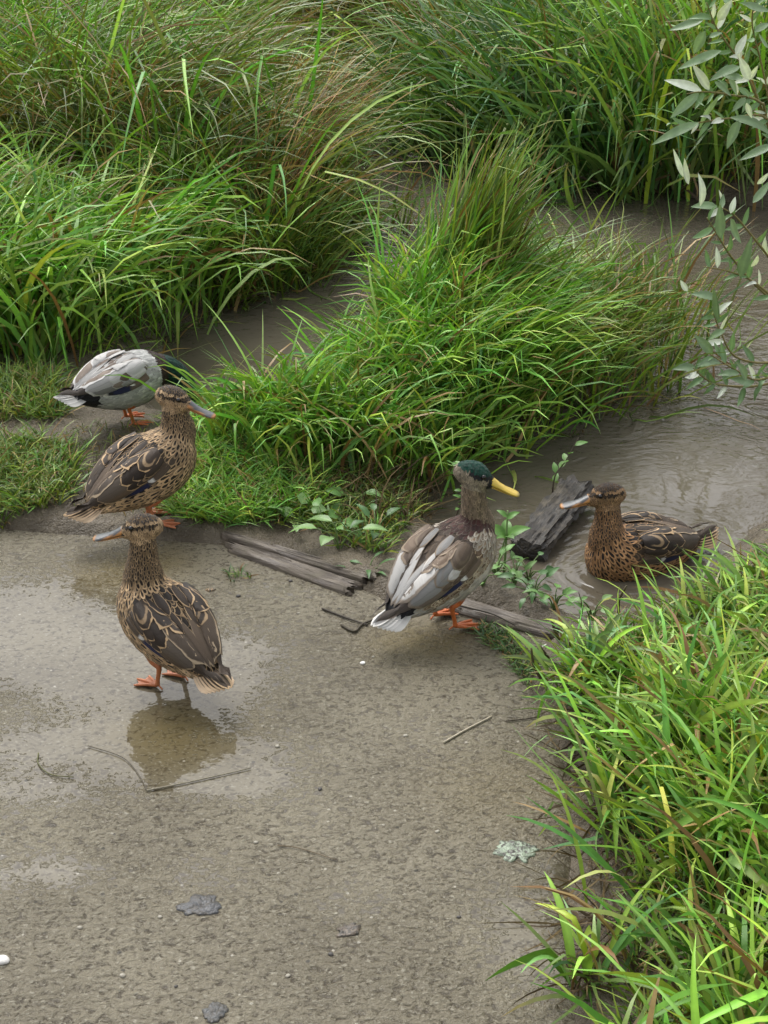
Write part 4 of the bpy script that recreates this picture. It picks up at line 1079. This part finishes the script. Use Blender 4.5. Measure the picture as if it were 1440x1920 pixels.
    # large feathers
    def quill(nm, parent, a, b, wd, layer, colf, snap=1.0, bow=0.0, rows=9, side=None, tipr=0.5, tilt=0.0):
        a, b = np.asarray(a, float), np.asarray(b, float)
        V, Ca, Ea, Ua = [], [], [], []; rn_ = r.random()
        ax = b - a; L = np.linalg.norm(ax); ax /= L
        for i in range(rows):
            v_ = i / (rows - 1)
            c_ = a + ax * L * v_
            loc_, n_, _, dd = bvh.find_nearest(Vector(c_)); n_ = np.array(n_)
            if side is not None: n_ = np.asarray(side, float)
            s2 = np.cross(n_, ax); s2 /= np.linalg.norm(s2) + 1e-9
            wv = min(1, 0.6 + 1.2 * v_) * (1 - max(0, (v_ - tipr) / (1 - tipr)) ** 2.2) ** 0.5 if v_ < 1 else 0.08
            for u_ in UC:
                g = c_ + s2 * u_ * wd * 0.5 * wv
                if snap > 0:
                    lo_, nn, _, dd = bvh.find_nearest(Vector(g)); lo_, nn = np.array(lo_), np.array(nn)
                    k_ = snap if dd < 0.03 else 0
                    tgt = lo_ + nn * (0.0016 + 0.0013 * layer + 0.0007 * v_ - tilt * u_)
                    if k_ == 0 and False: pass
                    g = g * (1 - k_) + tgt * k_
                g = g + n_ * (bow * math.sin(math.pi * v_) - 0.08 * wd * u_ * u_)
                V.append(g); ce, eg, thr, chv = colf(v_); Ca.append((*ce, thr)); Ea.append((*eg, chv)); Ua.append((0.5 + u_ / 2, min(0.97, v_), rn_, 0.07))
        F = np.array([(i * 5 + j, i * 5 + j + 1, (i + 1) * 5 + j + 1, (i + 1) * 5 + j) for i in range(rows - 1) for j in range(4)])
        return mesh_obj(nm, V, F, M_FEATHER, parent, attrs={'center': np.array(Ca), 'edge': np.array(Ea), 'fuv': np.array(Ua)})
    def on(x, phi, sgn):
        w_, tp_, bt_ = bsec(max(x, -0.182)); ph = rad(phi)
        w_ = w_ + 0.010 * math.sin(math.pi * np.clip((0.070 - x) / 0.245, 0, 1))
        return W(np.array([x, sgn * w_ * math.sin(ph), tp_ * math.cos(ph) if phi < 90 else bt_ * math.cos(ph)]))
    fem = plum == 'female'
    browns = [MBR * 0.75, MBR * 1.0, GBR * 0.62, MBR * 0.6]
    for sgn in (1, -1):
        wing = empty('wing', W(np.array([0.05, sgn * 0.08, 0.01])), 0, root)
        wing.matrix_parent_inverse = Matrix.Identity(4)
        wl = np.array(wing.location)
        qs = []
        PB = np.array((0.36, 0.275, 0.18))
        # primaries, then secondaries with the speculum, then coverts, tertials and scapulars on top
        TL = 0.0009 * sgn
        for k in range(4):
            a = on(-0.085 - 0.008 * k, 58 - 6 * k, sgn); b = W(np.array([-0.205 - 0.010 * k, sgn * (0.028 - 0.006 * k), 0.034 + 0.004 * k]))
            c0 = (MBR * 0.5 if fem else np.array((0.075, 0.06, 0.05)))
            qs.append(quill('primary_feather', wing, a, b, 0.018, 0.6 + k * 0.3, lambda v_, c0=c0: (c0, GBR * 0.8, 0.9, 0), snap=0.75))
        for k in range(4):
            a = on(0.012 - 0.014 * k, 82 - 5 * k, sgn); b = on(-0.114 - 0.010 * k, 76 - 8 * k, sgn)
            def spec(v_, k=k):
                if v_ > 0.87: return WHITE, WHITE, 0.9, 0
                if v_ > 0.78: return BLACK, BLACK, 0.95, 0
                if v_ > 0.34: return (np.array((0.012, 0.016, 0.055)) if plum != 'female' or k == 0 else MBR * 0.6), DBR, 0.95, 0
                return GBR * 0.8, GBR, 0.9, 0
            qs.append(quill('speculum_feather', wing, a, b, 0.023 if plum != 'drake' else 0.032, 1.4 if plum != 'drake' else 2.9, spec, snap=1.0, rows=15, tilt=TL))
        for k in range(5):
            a = on(0.040 - 0.004 * k, 78 - 9 * k, sgn); b = on(-0.030 - 0.014 * k, 79 - 9 * k, sgn)
            def cov(v_, k=k):
                c0 = browns[k % 4] if fem else np.array((0.135, 0.098, 0.068))
                if v_ > 0.76 and k < 3: return WHITE, WHITE, 0.9, 0
                return c0, (PB if fem else GBR), 0.86, 0
            qs.append(quill('covert_feather', wing, a, b, 0.022, 2.6, cov, rows=12, tilt=TL))
        for k in range(5):
            a = on(-0.020 - 0.004 * k, 58 - 11 * k, sgn); b = on(-0.142 - 0.008 * k, 54 - 11 * k, sgn)
            if fem: c0, e0, th0 = browns[(k + 1) % 4], PB * (0.9 + 0.3 * r.random()), 0.89
            elif plum == 'eclipse': c0, e0, th0 = [np.array((0.16, 0.13, 0.105)), GREYL * 0.55, WHITE * 0.72, np.array((0.12, 0.095, 0.075)), GREYL * 0.9][k], np.array((0.22, 0.18, 0.14)), 0.80
            else: c0, e0, th0 = [GREYL * 0.4, GREYL * 0.8, np.array((0.15, 0.115, 0.088)), GREYL * 0.85, GREYL * 0.6][k], GREYL * 1.1, 0.82
            qs.append(quill('tertial_feather', wing, a, b, 0.030, 3.8, lambda v_, c0=c0, e0=e0, th0=th0: (c0 * (1.15 - 0.35 * v_), e0, th0, 0), rows=11, tilt=TL))
        for k in range(12):       # scapulars over the tertial roots, three rows of four
            i_, j_ = k // 4, k % 4
            ph = 58 - 14 * j_ + 5 * (i_ % 2)
            a = on(0.008 - 0.024 * i_ + 0.026, ph, sgn); b = on(-0.030 - 0.026 * i_, ph + 1, sgn)
            if fem: c0, e0, th0, cv = DBR * 1.4 + MBR * 0.3 * r.random(), BUFF * (0.8 + 0.35 * r.random()), 0.85, 0.5 * (k % 3 == 1)
            elif plum == 'eclipse': c0, e0, th0, cv = [np.array((0.11, 0.078, 0.052)), np.array((0.13, 0.09, 0.06)), WHITE * 0.7, np.array((0.10, 0.07, 0.05)), GREYL * 0.55, np.array((0.14, 0.10, 0.07))][(k * 5 + 1) % 6], np.array((0.26, 0.20, 0.14)), 0.80, 0.25
            else: c0, e0, th0, cv = [GREYL * 0.85, WHITE * 0.75, np.array((0.13, 0.095, 0.07)), GREYL * 0.7, GREYL * 0.95, np.array((0.2, 0.16, 0.13))][(k * 5 + 1) % 6], GREYL, 0.86, 0
            qs.append(quill('scapular_feather', wing, a, b, 0.024, 5.8 - 0.6 * i_, lambda v_, c0=c0, e0=e0, th0=th0, cv=cv: (c0, e0, th0, cv), rows=9, tilt=TL))
        for o_ in qs: o_.data.transform(Matrix.Translation(-Vector(wl)))
    tail = empty('tail', W(np.array([-0.165, 0, 0.01])), 0, root); tl = Vector(tail.location)
    tup = up * 0.97 - fwd * 0.2
    for k in range(12):
        f_ = (k - 5.5) / 5.5; an = f_ * rad(15)
        a = W(np.array([-0.150, f_ * 0.022, 0.014 - 0.010 * abs(f_)]))
        l_ = 0.098 - 0.026 * abs(f_)
        b = a + (-fwd * math.cos(an) + np.array([0, math.sin(an), 0]) + up * (0.22 - 0.16 * abs(f_))) * l_
        if fem: cf = (MBR * (0.55 + 0.4 * (k % 2)), BUFF * (0.75 if swim else 1.0) + (0.0 if swim else 0.12) * abs(f_), 0.84 - (0.15 if swim else 0.30) * abs(f_), 0.5 * abs(f_))
        elif plum == 'eclipse': cf = (WHITE * 0.95 if abs(f_) > 0.12 else GREYL * 0.5, WHITE, 0.8, 0)
        else: cf = (WHITE * 0.9 if abs(f_) > 0.2 else GREYL * 0.7, WHITE, 0.8, 0)
        o_ = quill('tail_feather', tail, a + up * 0.004 * (1 - abs(f_)), b + up * 0.004 * (1 - abs(f_)), 0.027, 0, lambda v_, cf=cf: cf, snap=0.0, rows=8, side=tup + np.array([0, 0.5 * f_, 0]), tipr=0.6)
        o_.data.transform(Matrix.Translation(-tl))
    if not fem:       # black rump coverts
        for k in range(6):
            s2 = (k - 2.5)
            a = W(np.array([-0.120, s2 * 0.012, 0.040 - 0.003 * abs(s2)])); b = W(np.array([-0.205 + 0.008 * abs(s2), s2 * 0.011, 0.026 - 0.006 * abs(s2)]))
            o_ = quill('rump_feather', tail, a, b, 0.022, 2, lambda v_: (BLACK * 1.2, BLACK * 2, 0.9, 0), snap=0.0, bow=0.004, side=up)
            o_.data.transform(Matrix.Translation(-tl))
    # bill
    def bill_part(nm, secs, colf, parent):
        V, F = loft([(np.array([x, 0, dz]), np.array([1.0, 0, 0]), np.array([0, 0, 1.0]), hw, h1, h2) for x, hw, h1, h2, dz in secs], 16)
        cl = np.array([colf(q) for q in V])
        return mesh_obj(nm, HW(V), F, M_BILL, parent, attrs={'tint': cl})
    if bill == 'female':
        OR = np.array((0.42, 0.19, 0.055)); SAD = np.array((0.055, 0.058, 0.060))
        bc = lambda q: OR * 0.85 if q[0] > 0.089 else (OR if q[0] < 0.0335 or (abs(q[1]) > 0.0108 and q[0] < 0.07) else SAD * (0.8 + 0.4 * r.random()))
        lc = lambda q: OR
    elif bill == 'yellow':
        bc = lambda q: np.array((0.52, 0.37, 0.055)) * (0.85 + 0.25 * r.random()) if not (q[0] > 0.0925) else np.array((0.30, 0.22, 0.05))
        lc = lambda q: np.array((0.42, 0.28, 0.04))
    else:
        bc = lambda q: np.array((0.34, 0.32, 0.07)); lc = bc
    ub = bill_part('bill', BILL_U, bc, root)
    bill_part('lower_mandible', BILL_L, lc, ub)
    for sgn in (1, -1):
        a, b = loft([(np.array([0.0445 + 0.008 * t_, sgn * (0.0055), -0.0005 - 0.003 * t_]), np.array([1.0, 0, 0]), np.array([0, 0, 1.0]), 0.0012 * s_, 0.0011 * s_, 0.0011 * s_) for t_, s_ in ((0, 0.3), (0.3, 1), (0.7, 1), (1, 0.3))], 8)
        mesh_obj('nostril', HW(a), b, M_EYE, ub)
        bm = bmesh.new(); bmesh.ops.create_uvsphere(bm, u_segments=14, v_segments=10, radius=0.0060)
        em = bpy.data.meshes.new('eye'); bm.to_mesh(em); bm.free(); em.materials.append(M_EYE)
        em.polygons.foreach_set('use_smooth', np.ones(len(em.polygons), bool))
        eo = bpy.data.objects.new('eye', em); COL.objects.link(eo); eo.parent = root
        eo.location = HW(np.array([0.0160, sgn * 0.0193, 0.0088])).ravel()
    # legs and webbed feet
    if not swim:
        ORG = np.array((0.52, 0.135, 0.035)) if plum != 'female' else np.array((0.44, 0.15, 0.06))
        for lx, ly, turn in legs:
            hip = W(np.array([-0.012, math.copysign(0.040, ly), -0.055]))
            hock = np.array([lx - 0.012, ly, 0.062]); ank = np.array([lx, ly, 0.010])
            P_ = spline([hip, hip * 0.35 + hock * 0.65 + np.array([0.006, 0, 0]), hock, ank * 0.6 + hock * 0.4, ank], 5)
            rr = np.interp(np.linspace(0, 1, len(P_)), [0, 0.35, 0.5, 0.62, 0.85, 1], [0.022, 0.012, 0.0075, 0.0055, 0.0052, 0.0068])
            V, F = tube(P_, rr, 10)
            cl = np.array([base_col.mean(0) * 0.9 if q[2] > 0.086 else ORG * (0.8 + 0.3 * r.random()) for q in V])
            leg = mesh_obj('leg', V, F, M_FOOT, root, attrs={'tint': cl})
            # foot: three toes, web between, hind toe
            V, F, K = [], [], []
            tips = []
            for an, tl_ in ((0.46, 0.058), (0.0, 0.066), (-0.46, 0.058)):
                aa = an + rad(turn); d = np.array([math.cos(aa), math.sin(aa), 0])
                pp = spline([ank + np.array([0, 0, -0.001]), ank * [1, 1, 0] + d * tl_ * 0.4 + [0, 0, 0.0085], ank * [1, 1, 0] + d * tl_ * 0.8 + [0, 0, 0.0055], ank * [1, 1, 0] + d * tl_ + [0, 0, 0.003]], 4)
                a, b = tube(pp, np.linspace(0.0050, 0.0022, len(pp)), 8)
                F += [tuple(q + len(V) for q in f_) for f_ in b]; V += list(a); K += [ORG * (0.85 + 0.3 * r.random()) for _ in a]
                tips.append(pp)
            for i in (0, 1):
                n_ = len(tips[0]); o_ = len(V)
                for s_ in range(n_):
                    for u_ in (0, 0.5, 1):
                        q = tips[i][s_] * (1 - u_) + tips[i + 1][s_] * u_
                        if u_ == 0.5: q = q * 1.0 - (q - ank) * 0.14 * (s_ / (n_ - 1)) ** 2; q[2] -= 0.0015
                        V.append(np.array([q[0], q[1], max(q[2] - 0.001, 0.0025)])); K.append(ORG * (0.72 + 0.15 * r.random()))
                F += [(o_ + s_ * 3 + u_, o_ + s_ * 3 + u_ + 1, o_ + s_ * 3 + u_ + 4, o_ + s_ * 3 + u_ + 3) for s_ in range(n_ - 1) for u_ in (0, 1)]
            d = np.array([-math.cos(rad(turn)), -math.sin(rad(turn)), 0])
            a, b = tube(spline([ank, ank + d * 0.010 + [0, 0, -0.003], ank * [1, 1, 0] + d * 0.016 + [0, 0, 0.002]], 3), 0.0022, 6)
            F += [tuple(q + len(V) for q in f_) for f_ in b]; V += list(a); K += [ORG for _ in a]
            mesh_obj('foot', V, F, M_FOOT, leg, attrs={'tint': np.array(K)})
    return root

def UP_NECK(hx, hy, hz, bx=0.092, z1=0.232, r1=0.050, z2=0.280, r2=0.034):
    return [((0.060, 0, 0.0), 0.064), ((bx, 0, z1), r1), ((bx * 0.6 + hx * 0.4, hy * 0.35, z2), r2), ((hx * 0.9 + 0.006, hy * 0.8, hz - 0.034), 0.0275), ((hx, hy, hz), 0.023)]
c = G(318, 1280)
duck('mallard_hen', 'brown mottled hen mallard standing in the puddle looking left', c, 135, 'female', 27, 0.168, UP_NECK(0.052, 0.010, 0.400, 0.072, 0.246, 0.054, 0.312, 0.034), 45, -6, 0.90, seed=1,
     legs=((0.0, 0.036, 10), (-0.012, -0.034, 0)))
c = GF(282, 978)
duck('mallard_hen', 'brown mottled hen mallard standing on the grassy path edge facing right', c, 32, 'female', 27, 0.156, UP_NECK(0.086, -0.010, 0.335), -45, -12, 0.98, seed=2, legs=((0.012, 0.036, 0), (-0.002, -0.036, -20)))
c = GF(835, 1172); c[2] += 0.004
duck('mallard_drake', 'moulting drake mallard with yellow bill and dark green crown standing by the board', c, 40, 'eclipse', 29, 0.166, UP_NECK(0.074, -0.010, 0.378), -44, -16, 0.95, bill='yellow', seed=3, legs=((0.0, 0.036, 0), (0.0, -0.036, -22)))
c = GF(240, 793)
duck('mallard_drake', 'grey and white drake mallard with green head stooping to feed at the muddy edge', c, 40, 'drake', 9, 0.150,
     [((0.06, 0, 0.0), 0.064), ((0.138, -0.004, 0.150), 0.046), ((0.182, -0.016, 0.125), 0.034), ((0.205, -0.03, 0.085), 0.029), ((0.210, -0.045, 0.058), 0.023)], -30, -42, 0.93, bill='drake', seed=4, legs=((0.015, 0.036, -6), (0.0, -0.036, -20)))
c = G(1192, 1058, WATER_Z)
duck('mallard_hen', 'rusty brown hen mallard swimming on the stream facing the log', c, 204, 'female', 4, 0.040,
     [((0.070, 0, 0.0), 0.060), ((0.092, 0.0, 0.095), 0.048), ((0.092, -0.004, 0.140), 0.032), ((0.092, -0.008, 0.178), 0.0275), ((0.098, -0.012, 0.208), 0.023)], -18, -4, 1.0, swim=True, rusty=True, seed=5)

# ------------------------------------------------------------------ litter on the path
def flat_leaf(name, px, py, w_, h_, col, label, cat, seed, rz=0.0, lift=0.003):
    r = np.random.default_rng(seed); c = G(px, py); c[2] = 0.0
    V, F, K = [], [], []
    nr, na = 10, 48
    for i in range(nr):
        for j in range(na):
            a = 2 * math.pi * j / na; q = (i + 0.02) / (nr - 1)
            rr = q * (1 + 1.1 * float(fbm(math.cos(a) * 1.2 + seed, math.sin(a) * 1.2, 2.2, 4)))
            x, y = rr * w_ * math.cos(a), rr * h_ * math.sin(a)
            V.append((x * math.cos(rz) - y * math.sin(rz), x * math.sin(rz) + y * math.cos(rz), 0.0015 + (lift * 0.5 + 0.008 * float(fbm(x * 90 + seed, y * 90, 1, 4))) * (1 - q ** 4)))
            m_ = 1 + 1.2 * float(fbm(x * 90, y * 90 + seed, 1, 3)); K.append(np.array(col) * max(0.15, m_))
    n = len(V)
    V += [(x, y, -0.004) for x, y, z in V[(nr - 1) * na:]]; K += [np.array(col) * 0.6] * na
    F = [(i * na + j, i * na + (j + 1) % na, (i + 1) * na + (j + 1) % na, (i + 1) * na + j) for i in range(nr - 1) for j in range(na)]
    F += [((nr - 1) * na + j, (nr - 1) * na + (j + 1) % na, n + (j + 1) % na, n + j) for j in range(na)]
    o = mesh_obj(name, V, F, M_SODDEN, attrs={'tint': np.array(K)}); o.location = c
    return tag(o, label, cat)
flat_leaf('fallen_leaf', 972, 1595, 0.038, 0.034, (0.235, 0.285, 0.205), 'pale green sodden leaf flat on the path near the right bank', 'leaf', 3, 0.2, 0.005)
flat_leaf('fallen_leaf', 378, 1700, 0.040, 0.028, (0.05, 0.052, 0.055), 'dark grey sodden leaf lying in the wet path', 'leaf', 5, 0.1, 0.004)
flat_leaf('fallen_leaf', 655, 1745, 0.022, 0.014, (0.11, 0.085, 0.06), 'small brown curled leaf on the bare path', 'leaf', 6, 0.6, 0.004)
flat_leaf('fallen_leaf', 400, 1900, 0.022, 0.018, (0.06, 0.062, 0.06), 'small blackish leaf scrap at the near end of the path', 'leaf', 7, 0.6, 0.003)
flat_leaf('fallen_leaf', 395, 1107, 0.012, 0.007, (0.36, 0.23, 0.10), 'tiny orange leaf scrap behind the puddle hen', 'leaf', 8, 0.1, 0.004)
def pebble(px, py, s_, col, label, seed, group=None, flat=0.6):
    r = np.random.default_rng(seed); c = G(px, py)
    bm = bmesh.new(); bmesh.ops.create_icosphere(bm, subdivisions=2, radius=1)
    k = r.random(3) * 10
    for v_ in bm.verts:
        q = 1 + 0.5 * float(fbm(v_.co.x * 1.3 + k[0], v_.co.y * 1.3 + v_.co.z + k[1], 1, 3))
        v_.co = Vector((v_.co.x * s_ * q * 1.2, v_.co.y * s_ * q, v_.co.z * s_ * flat * q + s_ * 0.25))
    me = bpy.data.meshes.new('pebble'); bm.to_mesh(me); bm.free(); me.materials.append(M_STONE)
    me.attributes.new('tint', 'FLOAT_COLOR', 'POINT').data.foreach_set('color', np.tile((*col, 1.0), len(me.vertices)).astype(np.float32))
    me.polygons.foreach_set('use_smooth', np.ones(len(me.polygons), bool))
    o = bpy.data.objects.new('pebble', me); COL.objects.link(o); o.location = c; o.rotation_euler = (0, 0, r.random() * 6.28)
    return tag(o, label, 'pebble', group)
pebble(6, 1802, 0.010, (0.62, 0.60, 0.56), 'white stone chip at the near left of the path', 1)
pebble(680, 1244, 0.0055, (0.65, 0.64, 0.60), 'white chip on the path in front of the yellow billed duck', 2)
pebble(1025, 1215, 0.010, (0.60, 0.58, 0.55), 'white broken stone among dead stalks at the path corner', 3)
pebble(447, 1118, 0.005, (0.03, 0.028, 0.025), 'black grit pellet behind the puddle hen', 4)
for k, (px, py) in enumerate([(545, 1090), (560, 1150), (700, 1232), (600, 1480), (520, 1400), (300, 1720), (620, 1790), (230, 1830), (820, 1560), (860, 1720), (480, 1580), (760, 1380), (330, 1850), (540, 1830), (150, 1740)]):
    pebble(px, py, 0.0028 + 0.002 * rng.random(), (0.27, 0.25, 0.20) if k % 3 else (0.05, 0.045, 0.04), 'tiny grit pebble scattered on the wet path', 10 + k, 'grit pebbles scattered on the path')
def ground_stick(name, pts, r0, r1, col, label, cat, z=0.003):
    P_ = [G(x, y, z) for x, y in pts]; o3 = P_[0].copy()
    o = stick(name, None, o3, P_, r0, r1, col); o.location = o3
    return tag(o, label, cat)
ground_stick('straw', [(832, 1392), (870, 1370), (922, 1343)], 0.0022, 0.0018, (0.38, 0.34, 0.25), 'pale dry straw on the open path', 'straw')
ground_stick('straw', [(275, 1482), (360, 1465), (470, 1440)], 0.0018, 0.0012, (0.20, 0.18, 0.13), 'pale straight straw lying in the puddle before the hen', 'straw')
ground_stick('twig', [(165, 1398), (230, 1420), (262, 1455), (275, 1482)], 0.0010, 0.0008, (0.09, 0.075, 0.05), 'thin dark twig lying in the puddle meeting a pale straw', 'twig')
ground_stick('grass_strand', [(72, 1412), (72, 1432), (95, 1452), (138, 1457)], 0.0014, 0.0010, (0.09, 0.09, 0.03), 'curled green grass strand in the shallow puddle', 'grass strand')
ground_stick('twig', [(604, 1141), (640, 1155), (672, 1166), (690, 1172)], 0.0028, 0.0016, (0.035, 0.028, 0.02), 'dark twig on the path below the plank end', 'twig', 0.004)
ground_stick('twig', [(640, 1172), (664, 1184), (680, 1170), (712, 1158)], 0.0032, 0.0024, (0.045, 0.036, 0.022), 'crooked dark twig by the tail of the yellow billed duck', 'twig', 0.004)
ground_stick('twig', [(948, 1352), (985, 1348), (1012, 1344)], 0.0016, 0.0012, (0.05, 0.04, 0.025), 'short dark twig on the path near the strap leaf rosette', 'twig')
ground_stick('twig', [(840, 1130), (880, 1140), (925, 1152), (965, 1172)], 0.0026, 0.0014, (0.05, 0.042, 0.03), 'thin dark root lying over the mud stained board', 'twig', 0.022)
ground_stick('straw', [(520, 1585), (560, 1590), (630, 1612)], 0.0012, 0.0008, (0.13, 0.10, 0.06), 'thin brown straw in the middle of the path', 'straw')
